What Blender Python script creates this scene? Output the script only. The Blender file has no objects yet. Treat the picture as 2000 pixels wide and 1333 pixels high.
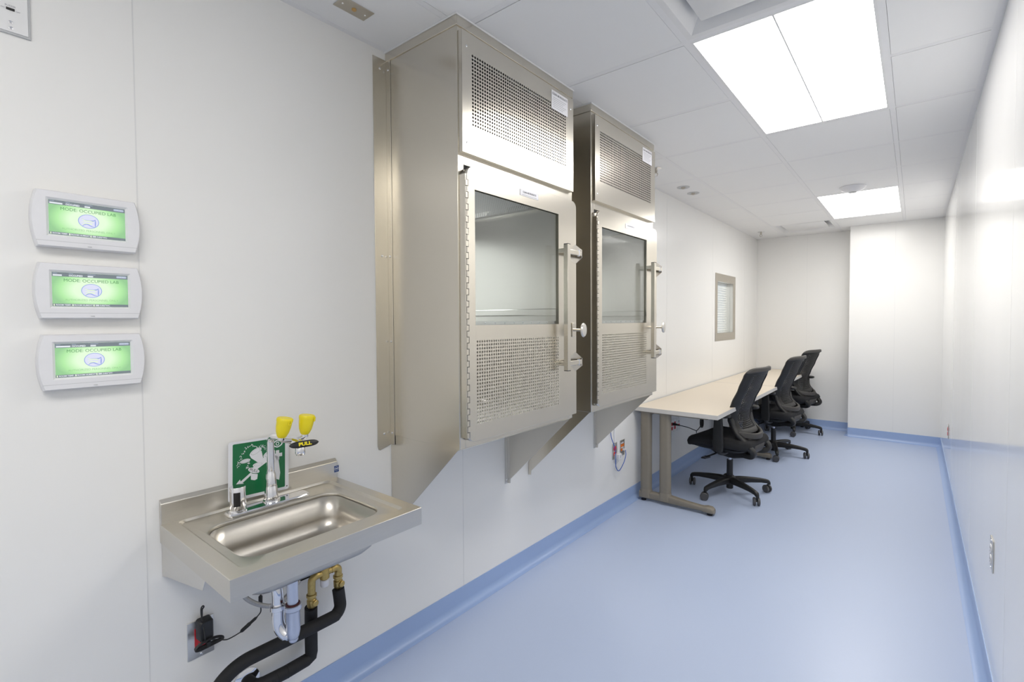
import bpy, bmesh, math, random
from mathutils import Vector, Matrix
random.seed(7)
SC = bpy.context.scene
COL = SC.collection
pi = math.pi

# ------------------------------------------------------------ camera
YAW, PITCH, ROLL, FPX = .664, -.0277, -.0043, 954.81
CAM = Vector((1.6732, 0.0, 1.3612))
fw = Vector((-math.sin(YAW)*math.cos(PITCH), math.cos(YAW)*math.cos(PITCH), math.sin(PITCH)))
rt = Vector((math.cos(YAW), math.sin(YAW), 0)); up = rt.cross(fw)
r2 = rt*math.cos(ROLL) + up*math.sin(ROLL); u2 = -rt*math.sin(ROLL) + up*math.cos(ROLL)
cd = bpy.data.cameras.new('camera'); cam = bpy.data.objects.new('camera', cd); COL.objects.link(cam)
cam.matrix_world = Matrix(((r2.x, u2.x, -fw.x, CAM.x), (r2.y, u2.y, -fw.y, CAM.y), (r2.z, u2.z, -fw.z, CAM.z), (0, 0, 0, 1)))
cd.sensor_width = 36.0; cd.lens = FPX*36/2000
cd.shift_x = -40.14/2000; cd.shift_y = -13.63/2000
cd.clip_start = .05; cd.clip_end = 50
SC.camera = cam

# ------------------------------------------------------------ world, exposure
w = bpy.data.worlds.new('world'); SC.world = w; w.use_nodes = True
w.node_tree.nodes['Background'].inputs[0].default_value = (.9, .93, 1, 1)
w.node_tree.nodes['Background'].inputs[1].default_value = .3
vs = SC.view_settings
vs.view_transform = 'Standard'; vs.look = 'None'; vs.gamma = 1; vs.use_curve_mapping = False
EXPOSURE = 1.42
vs.exposure = EXPOSURE
LIGHT = 4.6          # strength of the ceiling fixtures' diffusers

# ------------------------------------------------------------ dimensions
ZC = 2.427           # ceiling
XR = 1.904           # right wall
YF = 7.01            # far wall
YB, XB = 6.71, 1.072 # boxed-out corner
Y0 = -1.75           # wall behind the camera
XA, T, TY0 = .357, .606, 3.0856   # ceiling grid

# ------------------------------------------------------------ materials
def nodes(name):
    m = bpy.data.materials.new(name); m.use_nodes = True
    nt = m.node_tree
    return m, nt, nt.nodes['Principled BSDF']
def pm(name, col, rough=.5, metal=0, spec=.5, coat=0, noise=0, bump=0, nscale=40, emis=None, estr=0, trans=0, alpha=None):
    m, nt, b = nodes(name)
    b.inputs['Base Color'].default_value = (*col, 1)
    b.inputs['Roughness'].default_value = rough
    b.inputs['Metallic'].default_value = metal
    b.inputs['Specular IOR Level'].default_value = spec
    b.inputs['Coat Weight'].default_value = coat
    b.inputs['Coat Roughness'].default_value = .05
    b.inputs['Transmission Weight'].default_value = trans
    if emis:
        b.inputs['Emission Color'].default_value = (*emis, 1); b.inputs['Emission Strength'].default_value = estr
    tc = nt.nodes.new('ShaderNodeTexCoord')
    n = nt.nodes.new('ShaderNodeTexNoise'); n.inputs['Scale'].default_value = nscale; n.inputs['Detail'].default_value = 4
    nt.links.new(tc.outputs['Object'], n.inputs['Vector'])
    mx = nt.nodes.new('ShaderNodeMix'); mx.data_type = 'RGBA'
    k = noise if noise else .02
    mx.inputs[6].default_value = (*[c*(1-k) for c in col], 1); mx.inputs[7].default_value = (*[min(1, c*(1+k)) for c in col], 1)
    nt.links.new(n.outputs['Fac'], mx.inputs[0]); nt.links.new(mx.outputs[2], b.inputs['Base Color'])
    if bump:
        bp = nt.nodes.new('ShaderNodeBump'); bp.inputs['Strength'].default_value = bump; bp.inputs['Distance'].default_value = .002
        nt.links.new(n.outputs['Fac'], bp.inputs['Height']); nt.links.new(bp.outputs['Normal'], b.inputs['Normal'])
    return m
def brushed(name, col, rough=.28, aniso=.6, axis='Z', stretch=(60, 60, 1.5), tangent=True):
    m, nt, b = nodes(name)
    b.inputs['Metallic'].default_value = 1
    b.inputs['Anisotropic'].default_value = aniso
    tc = nt.nodes.new('ShaderNodeTexCoord'); mp = nt.nodes.new('ShaderNodeMapping')
    mp.inputs['Scale'].default_value = stretch
    n = nt.nodes.new('ShaderNodeTexNoise'); n.inputs['Scale'].default_value = 6; n.inputs['Detail'].default_value = 6
    nt.links.new(tc.outputs['Object'], mp.inputs['Vector']); nt.links.new(mp.outputs['Vector'], n.inputs['Vector'])
    mr = nt.nodes.new('ShaderNodeMapRange'); mr.inputs['To Min'].default_value = rough*.85; mr.inputs['To Max'].default_value = rough*1.15
    nt.links.new(n.outputs['Fac'], mr.inputs['Value']); nt.links.new(mr.outputs['Result'], b.inputs['Roughness'])
    mx = nt.nodes.new('ShaderNodeMix'); mx.data_type = 'RGBA'
    mx.inputs[6].default_value = (*[c*.95 for c in col], 1); mx.inputs[7].default_value = (*[min(1, c*1.04) for c in col], 1)
    nt.links.new(n.outputs['Fac'], mx.inputs[0]); nt.links.new(mx.outputs[2], b.inputs['Base Color'])
    if tangent:
        tn = nt.nodes.new('ShaderNodeTangent'); tn.direction_type = 'RADIAL'; tn.axis = axis
        nt.links.new(tn.outputs['Tangent'], b.inputs['Tangent'])
    return m
def wallmat(name, col, rough, wave):
    m, nt, b = nodes(name)
    b.inputs['Base Color'].default_value = (*col, 1); b.inputs['Roughness'].default_value = rough
    b.inputs['Specular IOR Level'].default_value = .5
    tc = nt.nodes.new('ShaderNodeTexCoord'); mp = nt.nodes.new('ShaderNodeMapping'); mp.inputs['Scale'].default_value = (1, 1.6, .35)
    n = nt.nodes.new('ShaderNodeTexNoise'); n.inputs['Scale'].default_value = 1.3; n.inputs['Detail'].default_value = 1
    nt.links.new(tc.outputs['Object'], mp.inputs['Vector']); nt.links.new(mp.outputs['Vector'], n.inputs['Vector'])
    bp = nt.nodes.new('ShaderNodeBump'); bp.inputs['Strength'].default_value = 1; bp.inputs['Distance'].default_value = wave
    nt.links.new(n.outputs['Fac'], bp.inputs['Height']); nt.links.new(bp.outputs['Normal'], b.inputs['Normal'])
    return m
def glassmat(name, tint=(.93, .95, .955)):
    m = bpy.data.materials.new(name); m.use_nodes = True; nt = m.node_tree
    for n in list(nt.nodes): nt.nodes.remove(n)
    out = nt.nodes.new('ShaderNodeOutputMaterial'); tr = nt.nodes.new('ShaderNodeBsdfTransparent'); gl = nt.nodes.new('ShaderNodeBsdfGlossy')
    tr.inputs[0].default_value = (*tint, 1); gl.inputs['Roughness'].default_value = .015
    fr = nt.nodes.new('ShaderNodeFresnel'); ge = nt.nodes.new('ShaderNodeNewGeometry'); mr = nt.nodes.new('ShaderNodeMapRange')
    mr.inputs['To Min'].default_value = 1.5; mr.inputs['To Max'].default_value = 1/1.5      # same reflectance on entering and leaving the pane
    nt.links.new(ge.outputs['Backfacing'], mr.inputs['Value']); nt.links.new(mr.outputs['Result'], fr.inputs[0])
    mx = nt.nodes.new('ShaderNodeMixShader')
    nt.links.new(fr.outputs[0], mx.inputs[0]); nt.links.new(tr.outputs[0], mx.inputs[1]); nt.links.new(gl.outputs[0], mx.inputs[2])
    nt.links.new(mx.outputs[0], out.inputs[0])
    return m

M = dict(
    wall=wallmat('wall_panel', (.87, .865, .845), .24, .0025),
    wallr=wallmat('wall_panel_gloss', (.87, .865, .85), .08, .0010),
    seam=pm('seam_caulk', (.74, .74, .73), .5),
    hingeshade=pm('hinge_shadow_gap', (.08, .075, .07), .6),
    seamr=pm('seam_gloss', (.84, .84, .83), .15),
    ceil=pm('ceiling_tile', (.88, .88, .88), .7, bump=.05, nscale=300, noise=.01),
    grid=pm('grid_white', (.85, .85, .86), .5),
    gap=pm('reveal_grey', (.25, .25, .25), .8),
    floor=pm('blue_vinyl', (.46, .54, .72), .34, noise=.03, nscale=260, bump=.04),
    cove=pm('blue_vinyl_shaded', (.34, .46, .72), .34, noise=.02, nscale=260),
    steel=brushed('stainless', (.71, .67, .59), .25, .45),
    steel2=brushed('stainless_flat', (.72, .70, .66), .34, .3, tangent=False, stretch=(1, 40, 40)),
    sink=brushed('stainless_sink', (.68, .65, .59), .34, .2, tangent=False, stretch=(30, 2, 30)),
    bowl=brushed('stainless_bowl', (.56, .53, .48), .30, .2, tangent=False, stretch=(6, 6, 6)),
    chrome=pm('chrome', (.82, .82, .84), .06, 1),
    satin=pm('satin_chrome', (.60, .63, .72), .28, 1),
    brass=pm('rough_brass', (.50, .37, .14), .38, 1, noise=.2, bump=.3, nscale=120),
    black=pm('black_foam', (.012, .012, .014), .75, noise=.2, bump=.2),
    blackp=pm('black_plastic', (.012, .012, .013), .42, noise=.1),
    dark=pm('dark_void', (.01, .01, .01), .9),
    chairp=pm('chair_plastic', (.010, .010, .010), .5, noise=.1),
    chairg=pm('chair_grey_plastic', (.062, .058, .054), .55, noise=.1),
    fabric=pm('black_fabric', (.012, .012, .014), .9, noise=.3, bump=.5, nscale=500),
    caster=pm('caster_grey', (.07, .07, .075), .4),
    white=pm('white_plastic', (.80, .80, .82), .32),
    whitem=pm('white_metal', (.82, .82, .82), .4),
    greyp=pm('grey_plastic', (.55, .56, .57), .35),
    yellow=pm('yellow_plastic', (.86, .72, .012), .4),
    label=pm('label_white', (.80, .80, .84), .4),
    ink=pm('ink', (.10, .10, .11), .6),
    inkl=pm('ink_light', (.45, .45, .48), .6),
    green=pm('sign_green', (.008, .16, .055), .3),
    signw=pm('sign_white', (.82, .83, .88), .3),
    signg=pm('sign_grey_line', (.35, .42, .40), .4),
    blue=pm('blue_sticker', (.02, .06, .22), .4),
    red=pm('red_plastic', (.55, .012, .02), .35),
    redb=pm('red_bright', (.75, .02, .02), .35),
    orange=pm('orange_plastic', (.75, .18, .01), .4),
    cable=pm('blue_cable', (.01, .09, .42), .4),
    desk=pm('cream_laminate', (.74, .65, .53), .35, noise=.015, nscale=200),
    deske=pm('edge_band', (.58, .565, .54), .45),
    leg=pm('taupe_metal', (.23, .205, .165), .42, noise=.03),
    foot=pm('blind_foot', (.02, .02, .03), .6),
    slat=pm('blind_white', (.85, .87, .90), .45),
    hose=pm('braided_hose', (.42, .41, .40), .4, .6, noise=.3, nscale=400),
    amber=pm('amber_lens', (.55, .33, .10), .3),
    sandy=pm('beige_steel', (.52, .48, .41), .35, .8),
    glass=glassmat('glass'),
    winglass=glassmat('window_glass', (.95, .97, .97)),
    lamp=pm('lamp_diffuser', (.9, .9, .9), .5, emis=(1, .975, .94), estr=LIGHT),
    lamp2=pm('lamp_diffuser_dim', (.9, .9, .9), .5, emis=(1, .975, .94), estr=LIGHT*.82),
    redrub=pm('dark_red_washer', (.10, .012, .01), .5),
)
def emat(name, col, s=1.0):
    m, nt, b = nodes(name)
    b.inputs['Base Color'].default_value = (.02, .02, .02, 1); b.inputs['Roughness'].default_value = .2
    b.inputs['Emission Color'].default_value = (*col, 1); b.inputs['Emission Strength'].default_value = s*2**-EXPOSURE
    return m
def screenmat():
    m, nt, b = nodes('screen_green')
    b.inputs['Base Color'].default_value = (.02, .02, .02, 1); b.inputs['Roughness'].default_value = .2
    tc = nt.nodes.new('ShaderNodeTexCoord'); mp = nt.nodes.new('ShaderNodeMapping')
    mp.inputs['Scale'].default_value = (1, 13.5, 20)
    nt.links.new(tc.outputs['Object'], mp.inputs['Vector'])
    g = nt.nodes.new('ShaderNodeTexGradient'); g.gradient_type = 'SPHERICAL'
    nt.links.new(mp.outputs['Vector'], g.inputs['Vector'])
    cr = nt.nodes.new('ShaderNodeValToRGB')
    e = cr.color_ramp.elements
    e[0].position = 0; e[0].color = (.30, .60, .29, 1); e[1].position = .55; e[1].color = (.78, .99, .70, 1)
    q = cr.color_ramp.elements.new(.22); q.color = (.45, .84, .38, 1)
    nt.links.new(g.outputs['Fac'], cr.inputs['Fac']); nt.links.new(cr.outputs['Color'], b.inputs['Emission Color'])
    b.inputs['Emission Strength'].default_value = 1.0*2**-EXPOSURE
    return m
M['scr'] = screenmat()
M['scrbar'] = emat('screen_bar', (.20, .24, .27), .9)
M['scrtext'] = emat('screen_text', (.11, .32, .13), .9)
M['scrtext2'] = emat('screen_text_light', (.33, .62, .30), .9)
M['scrwhite'] = emat('screen_white', (.85, .90, .95), .95)
M['scrpill'] = emat('screen_pill', (.45, .52, .68), .9)
M['scrlogo'] = emat('screen_logo', (.76, .78, .97), .95)
M['scrblue'] = emat('screen_blue', (.33, .42, .85), .9)
M['scrlime'] = emat('screen_lime', (.80, .93, .66), 1.0)

# ------------------------------------------------------------ mesh helpers
def obj(name, bm, m, parent=None, smooth=True, ang=35, bevel=0, seg=2):
    me = bpy.data.meshes.new(name)
    bmesh.ops.recalc_face_normals(bm, faces=bm.faces[:])
    bm.to_mesh(me); bm.free()
    ms = m if isinstance(m, (list, tuple)) else [m]
    for k in ms: me.materials.append(M[k] if isinstance(k, str) else k)
    if smooth:
        me.shade_smooth(); me.set_sharp_from_angle(angle=math.radians(ang))
    o = bpy.data.objects.new(name, me); COL.objects.link(o)
    if parent is not None: o.parent = parent
    if bevel:
        b = o.modifiers.new('bevel', 'BEVEL'); b.width = bevel; b.segments = seg; b.limit_method = 'ANGLE'; b.angle_limit = math.radians(40)
        b.harden_normals = False
    return o
def empty(name, loc=(0, 0, 0), rz=0):
    o = bpy.data.objects.new(name, None); COL.objects.link(o); o.location = loc; o.rotation_euler = (0, 0, rz)
    o.empty_display_size = .05
    return o
def tag(o, label, cat, group=None, kind=None):
    o['label'] = label; o['category'] = cat
    if group: o['group'] = group
    if kind: o['kind'] = kind
    return o
def struct(name, bm, m, parent=None, **k):
    o = obj(name, bm, m, parent, **k)
    if parent is None: o['kind'] = 'structure'
    return o
def copy_tree(o, parent=None):
    c = o.copy(); COL.objects.link(c)
    if parent is not None: c.parent = parent
    for ch in list(o.children): copy_tree(ch, c)
    return c
def NB(): return bmesh.new()
def box(bm, x0, x1, y0, y1, z0, z1, mi=0):
    v = [bm.verts.new((x, y, z)) for x in (x0, x1) for y in (y0, y1) for z in (z0, z1)]
    for q in ((0, 1, 3, 2), (4, 6, 7, 5), (0, 4, 5, 1), (2, 3, 7, 6), (0, 2, 6, 4), (1, 5, 7, 3)):
        f = bm.faces.new([v[i] for i in q]); f.material_index = mi
    return v
def bx(*a, **k):
    bm = NB(); box(bm, *a, **k); return bm
def prism(bm, pts, axis, a, b, mi=0):
    """extrude 2D polygon: axis 0 -> pts (y,z), 1 -> (x,z), 2 -> (x,y)"""
    def P(p, t):
        return {0: (t, p[0], p[1]), 1: (p[0], t, p[1]), 2: (p[0], p[1], t)}[axis]
    va = [bm.verts.new(P(p, a)) for p in pts]; vb = [bm.verts.new(P(p, b)) for p in pts]
    n = len(pts)
    f = bm.faces.new(va); f.material_index = mi
    f = bm.faces.new(vb[::-1]); f.material_index = mi
    for i in range(n):
        f = bm.faces.new((va[i], vb[i], vb[(i+1) % n], va[(i+1) % n])); f.material_index = mi
def rrect(cx, cy, hx, hy, r, n=5):
    out = []
    for k, (sx, sy) in enumerate(((1, 1), (-1, 1), (-1, -1), (1, -1))):
        for i in range(n+1):
            a = (k + i/n)*pi/2
            out.append((cx + sx*(hx-r) + r*math.cos(a), cy + sy*(hy-r) + r*math.sin(a)))
    return out
def frame_of(d):
    d = Vector(d).normalized()
    a = Vector((0, 0, 1)) if abs(d.z) < .9 else Vector((1, 0, 0))
    s = d.cross(a).normalized(); t = d.cross(s).normalized()
    return s, t
def smooth_path(pts, n=6):
    P = [Vector(p) for p in pts]; out = []
    Q = [P[0]*2-P[1]] + P + [P[-1]*2-P[-2]]
    for i in range(1, len(Q)-2):
        for k in range(n):
            t = k/n; a, b, c, d = Q[i-1], Q[i], Q[i+1], Q[i+2]
            out.append(.5*((2*b) + (c-a)*t + (2*a-5*b+4*c-d)*t*t + (3*b-a-3*c+d)*t**3))
    out.append(P[-1]); return out
def tube(bm, pts, r, n=12, caps=True, mi=0):
    P = [Vector(p) for p in pts]; N = len(P)
    rr = r if isinstance(r, (list, tuple)) else [r]*N
    s = None; rings = []
    for i in range(N):
        d = (P[min(i+1, N-1)] - P[max(i-1, 0)]).normalized()
        if s is None: s, t = frame_of(d)
        else:
            s = (s - d*s.dot(d)).normalized(); t = d.cross(s)
        # mitre scale on sharp bends
        rings.append([bm.verts.new(P[i] + (s*math.cos(2*pi*k/n) + t*math.sin(2*pi*k/n))*rr[i]) for k in range(n)])
    for a, b in zip(rings, rings[1:]):
        for k in range(n):
            f = bm.faces.new((a[k], a[(k+1) % n], b[(k+1) % n], b[k])); f.material_index = mi
    if caps:
        for q in (rings[0][::-1], rings[-1]): f = bm.faces.new(q); f.material_index = mi
def cyl(bm, p0, p1, r, n=20, mi=0): tube(bm, [p0, p1], r, n, True, mi)
def lathe(bm, c, axis, prof, n=24, mi=0):
    """prof: list of (radius, height along axis)"""
    c = Vector(c); d = Vector(axis).normalized(); s, t = frame_of(d); rings = []
    for (r, h) in prof:
        if r < 1e-6: rings.append([bm.verts.new(c + d*h)])
        else: rings.append([bm.verts.new(c + d*h + (s*math.cos(2*pi*k/n) + t*math.sin(2*pi*k/n))*r) for k in range(n)])
    for a, b in zip(rings, rings[1:]):
        for k in range(n):
            k2 = (k+1) % n
            if len(a) == 1 and len(b) == 1: continue
            if len(a) == 1: f = bm.faces.new((a[0], b[k2], b[k]))
            elif len(b) == 1: f = bm.faces.new((a[k], a[k2], b[0]))
            else: f = bm.faces.new((a[k], a[k2], b[k2], b[k]))
            f.material_index = mi
    if len(rings[0]) > 1: bm.faces.new(rings[0][::-1]).material_index = mi
    if len(rings[-1]) > 1: bm.faces.new(rings[-1]).material_index = mi
def loft(bm, loops, close0=False, close1=False, mi=0):
    R = [[bm.verts.new(p) for p in L] for L in loops]; n = len(R[0])
    for a, b in zip(R, R[1:]):
        for k in range(n):
            f = bm.faces.new((a[k], a[(k+1) % n], b[(k+1) % n], b[k])); f.material_index = mi
    if close0: bm.faces.new(R[0][::-1]).material_index = mi
    if close1: bm.faces.new(R[-1]).material_index = mi
def perf(bm, f, nu, nv, hole=.30, thick=None, border=True):
    """sheet of nu x nv cells with round holes; f(u,v) in cell units -> point"""
    cache = {}
    def V(u, v, tag=0):
        k = (round(u, 4), round(v, 4))
        if k not in cache: cache[k] = bm.verts.new(f(u, v))
        return cache[k]
    for i in range(nu):
        for j in range(nv):
            cx, cy = i+.5, j+.5
            h = hole(cx/nu, cy/nv) if callable(hole) else hole
            outer = [(1, .5), (1, 1), (.5, 1), (0, 1), (0, .5), (0, 0), (.5, 0), (1, 0)]
            O = [V(i+a, j+b) for a, b in outer]
            I = [V(cx + h*math.cos(k*pi/4), cy + h*math.sin(k*pi/4)) for k in range(8)]
            for k in range(8):
                bm.faces.new((O[k], O[(k+1) % 8], I[(k+1) % 8], I[k]))
def solid(o, t, off=0):
    s = o.modifiers.new('solid', 'SOLIDIFY'); s.thickness = t; s.offset = off; return o
def text(name, body, size, loc, parent, m, xdir=(0, 1, 0), ydir=(0, 0, 1), align='CENTER', ext=.0003, sx=1, bold=0):
    c = bpy.data.curves.new(name, 'FONT'); c.body = body; c.size = size; c.align_x = align; c.align_y = 'CENTER'; c.extrude = ext
    c.offset = bold; c.resolution_u = 3
    t = bpy.data.objects.new('tmp', c); COL.objects.link(t)
    bpy.context.view_layer.update()
    me = bpy.data.meshes.new_from_object(t.evaluated_get(bpy.context.evaluated_depsgraph_get()))
    bpy.data.objects.remove(t); bpy.data.curves.remove(c)
    X = Vector(xdir)*sx; Y = Vector(ydir); Z = Vector(xdir).cross(Y); L = Vector(loc)
    me.transform(Matrix(((X.x, Y.x, Z.x, L.x), (X.y, Y.y, Z.y, L.y), (X.z, Y.z, Z.z, L.z), (0, 0, 0, 1))))
    me.materials.clear(); me.materials.append(M[m]); me.name = name
    o = bpy.data.objects.new(name, me); COL.objects.link(o); o.parent = parent
    return o
def holed_plane(bm, f, u0, u1, v0, v1, holes):
    us = sorted({u0, u1, *[h[0] for h in holes], *[h[1] for h in holes]}); vv = sorted({v0, v1, *[h[2] for h in holes], *[h[3] for h in holes]})
    c = {}
    def V(u, v):
        if (u, v) not in c: c[(u, v)] = bm.verts.new(f(u, v))
        return c[(u, v)]
    for a, b in zip(us, us[1:]):
        for p, q in zip(vv, vv[1:]):
            if any(h[0]-1e-6 <= a and b <= h[1]+1e-6 and h[2]-1e-6 <= p and q <= h[3]+1e-6 for h in holes): continue
            bm.faces.new((V(a, p), V(b, p), V(b, q), V(a, q)))

# ============================================================ ROOM SHELL
CAB_Y = (1.198, 2.092); CW = .724
WIN = (5.35, 5.915, 1.215, 1.775)
holesL = [(y+.012, y+CW-.012, .915, 2.01) for y in CAB_Y] + [(WIN[0]-.003, WIN[1]+.003, WIN[2]-.003, WIN[3]+.003)]
bm = NB(); holed_plane(bm, lambda u, v: (0, u, v), Y0-.1, YF+.1, 0, ZC+.1, holesL)
wl = struct('wall_left', bm, 'wall', smooth=False); solid(wl, .11, 1)
# the solidify must go outwards (towards -x)
for p in wl.data.polygons:
    if p.normal.x < 0: wl.data.flip_normals()
    break
wl.modifiers[0].offset = -1
bm = NB()
for y in (.394, 1.60, 4.0, 5.20, 6.42, -.82):
    box(bm, -.0005, .0006, y-.0014, y+.0014, .1, ZC)
obj('panel_seam', bm, 'seam', wl, smooth=False)
bm = bx(XR, XR+.1, Y0-.1, YF+.1, 0, ZC+.1); wr = struct('wall_right', bm, 'wallr', smooth=False)
bm = NB()
for y in (-.36, .86, 2.08, 3.30, 4.90, 6.09): box(bm, XR-.0002, XR+.0005, y-.0008, y+.0008, .1, ZC)
obj('panel_seam', bm, 'seamr', wr, smooth=False)
wf = struct('wall_back', bx(-.1, XR+.1, YF, YF+.1, 0, ZC+.1), 'wall', smooth=False)
obj('panel_seam', bx(.5895, .592, YF-.0006, YF+.0005, .1, ZC), 'seam', wf, smooth=False)
wc = struct('wall_corner', bx(XB, XR+.05, YB, YF+.05, 0, ZC+.05), 'wall', smooth=False)
obj('panel_seam', bx(1.492, 1.4945, YB-.0006, YB+.0005, .1, ZC), 'seam', wc, smooth=False)
struct('wall_front', bx(-.1, XR+.1, Y0-.1, Y0, 0, ZC+.1), 'wall', smooth=False)
struct('floor', bx(-.1, XR+.1, Y0-.1, YF+.1, -.1, 0), 'floor', smooth=False)
# coved skirting of the same vinyl, its shade put into a darker blue, swept along each wall
def cove(name, p0, p1, nrm):
    p0, p1, n = Vector(p0), Vector(p1), Vector(nrm)
    R = .034; prof = [(.0, .103), (.0035, .1025), (.0035, R)]
    for i in range(1, 9):
        a = i/8*pi/2; prof.append((.0035 + R - R*math.cos(a), R - R*math.sin(a) + .001))
    prof += [(R+.0035, 0), (0, 0)]
    bm = NB(); loft(bm, [[p0 + n*a + Vector((0, 0, b)) for a, b in prof], [p1 + n*a + Vector((0, 0, b)) for a, b in prof]], True, True)
    return struct(name, bm, 'cove', ang=50)
cove('baseboard_left', (0, Y0, 0), (0, YF, 0), (1, 0, 0))
cove('baseboard_right', (XR, Y0, 0), (XR, YB, 0), (-1, 0, 0))
cove('baseboard_back', (0, YF, 0), (XB, YF, 0), (0, -1, 0))
cove('baseboard_corner', (XB, YB, 0), (XR, YB, 0), (0, -1, 0))
cove('baseboard_recess', (XB, YB, 0), (XB, YF, 0), (-1, 0, 0))
cove('baseboard_front', (0, Y0, 0), (XR, Y0, 0), (0, 1, 0))

# ceiling: lay-in tiles with openings where fixtures sit, plus the tee grid
GY = [TY0 + k*T for k in range(-8, 7)]
GX = [XA, XA+T, XA+2*T]
LIGHT_Y = [(GY[3], GY[5]), (GY[6], GY[8]), (GY[11], GY[13])]   # placeholder, replaced below
GYd = {k: TY0 + k*T for k in range(-8, 8)}
fix = [(GX[1], GX[2], GYd[-7], GYd[-5]), (GX[1], GX[2], GYd[-2], GYd[0]), (GX[1], GX[2], GYd[3], GYd[5]),
       (GX[1], GX[2], GYd[-3], GYd[-2]), (GX[0], GX[1], GYd[5], GYd[6])]
bm = NB(); xs = [0] + GX + [XR]; ys = [Y0] + [y for y in GY] + [YF]; ys = sorted(ys)
g = .012
for a, b in zip(xs, xs[1:]):
    for p, q in zip(ys, ys[1:]):
        if any(abs((a+b)/2-(f[0]+f[1])/2) < .2 and f[2] < (p+q)/2 < f[3] for f in fix): continue
        box(bm, a+g+.001, b-g-.001, p+g+.0035, q-g, ZC+.0005, ZC+.015)
struct('ceiling', bm, 'ceil', smooth=False)
bm = NB()
for x in GX: box(bm, x-g, x+g, Y0, YF, ZC, ZC+.03)
for x in (0, XR): box(bm, min(x, x+(g*2 if x == 0 else -g*2)), max(x, x+(g*2 if x == 0 else -g*2)), Y0, YF, ZC, ZC+.03)
for p in GY:
    for a, b in zip(xs, xs[1:]):
        if any(abs((a+b)/2-(f[0]+f[1])/2) < .2 and f[2]+.1 < p < f[3]-.1 for f in fix): continue
        box(bm, a+g, b-g, p-g, p+g, ZC+.0002, ZC+.03)
for y in (Y0, YF): box(bm, 0, XR, y-(0 if y < 0 else 2*g), y+(2*g if y < 0 else 0), ZC, ZC+.03)
struct('trim_1', bm, 'grid', smooth=False)
struct('trim_2', bx(-.1, XR+.1, Y0-.1, YF+.1, ZC+.10, ZC+.12), 'gap', smooth=False)

# ------------------------------------------------------------ ceiling lights
def light(y0, y1, label, lamp='lamp'):
    x0, x1 = GX[1], GX[2]; cx = (x0+x1)/2; cy = (y0+y1)/2
    L = empty('ceiling_light', (cx, cy, ZC)); tag(L, label, 'ceiling light', 'recessed ceiling lights down the middle of the room')
    hx, hy = (x1-x0)/2-g, (y1-y0)/2-g
    bm = NB(); f = .010
    box(bm, -hx, hx, -hy, -hy+f, 0, .09); box(bm, -hx, hx, hy-f, hy, 0, .09)
    box(bm, -hx, -hx+f, -hy+f, hy-f, 0, .09); box(bm, hx-f, hx, -hy+f, hy-f, 0, .09); box(bm, -hx+f, hx-f, -hy+f, hy-f, .08, .09)
    obj('frame', bm, 'whitem', L, smooth=False)
    for s in (-1, 1):
        a, b = (-hx+f, -.003) if s < 0 else (.003, hx-f)
        bm = NB(); N = 12; ra = []
        yy = [-hy+f, -hy+f+.004, -hy+.10] + [hy-.10, hy-f-.004, hy-f]
        for yi, y in enumerate(yy):
            row = []
            for i in range(N+1):
                t = i/N; x = a + (b-a)*t; e = 1 if yi in (2, 3) else (.55 if yi in (1, 4) else .5)
                z = .004 + .030*math.sin(pi*t)*e
                row.append(bm.verts.new((x, y, z)))
            ra.append(row)
        for r0, r1 in zip(ra, ra[1:]):
            for i in range(N): bm.faces.new((r0[i], r0[i+1], r1[i+1], r1[i]))
        obj('diffuser', bm, lamp, L, ang=60)
    obj('center_rib', bx(-.003, .003, -hy+f, hy-f, -.001, .02), 'whitem', L, smooth=False)
    for s in (-1, 1):       # little curved wires at the corner of the baskets
        bm = NB()
        for q in (-1, 1):
            tube(bm, smooth_path([(0, s*(hy-f), .0015), (q*.03, s*(hy-f-.035), .003), (q*.055, s*(hy-f-.105), .012)], 4), .0011, 6)
        obj('basket_wire', bm, 'greyp', L)
    return L
light(GYd[-2], GYd[0], 'large glowing ceiling light nearest the steel cabinets')
light(GYd[3], GYd[5], 'smaller looking glowing ceiling light at the far end of the room')
light(GYd[-7], GYd[-5], 'glowing ceiling light behind the camera', 'lamp2')

def diffuser(x0, x1, y0, y1, label):
    D = empty('air_diffuser', ((x0+x1)/2, (y0+y1)/2, ZC)); tag(D, label, 'air vent', 'square ceiling air diffusers')
    h = (x1-x0)/2-g; bm = NB()
    L = [[(x, y, z) for x, y in rrect(0, 0, h-i, h-i, .001, 1)] for i, z in ((0, 0), (.022, .0), (.075, .055), (.11, .062))]
    loft(bm, [[(p[0], p[1], p[2]) for p in l] for l in L], False, True)
    obj('housing', bm, 'whitem', D, ang=20)
    bm = NB(); prism(bm, rrect(0, 0, h-.112, h-.112, .001, 1), 2, .056, .061); obj('duct_shade', bm, 'dark', D, smooth=False)  # dark plate in place of the shade up inside the duct
    bm = NB(); k = h-.078
    loft(bm, [[(x, y, z) for x, y in rrect(0, 0, k-i, k-i, .004, 2)] for i, z in ((.012, .022), (0, .012), (0, .008), (.004, .006))], True, True)
    obj('plaque', bm, 'whitem', D, ang=25)
    for sx in (-1, 1):
        for sy in (-1, 1):
            bm = NB(); cyl(bm, (sx*(k-.05), sy*(k-.05), .02), (sx*(k-.05), sy*(k-.05), .06), .004, 8); obj('hanger', bm, 'whitem', D)
diffuser(GX[1], GX[2], GYd[-3], GYd[-2], 'square white air diffuser beside the nearest ceiling light')
diffuser(GX[0], GX[1], GYd[5], GYd[6], 'square white air diffuser with dark slot near the far wall')

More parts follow.
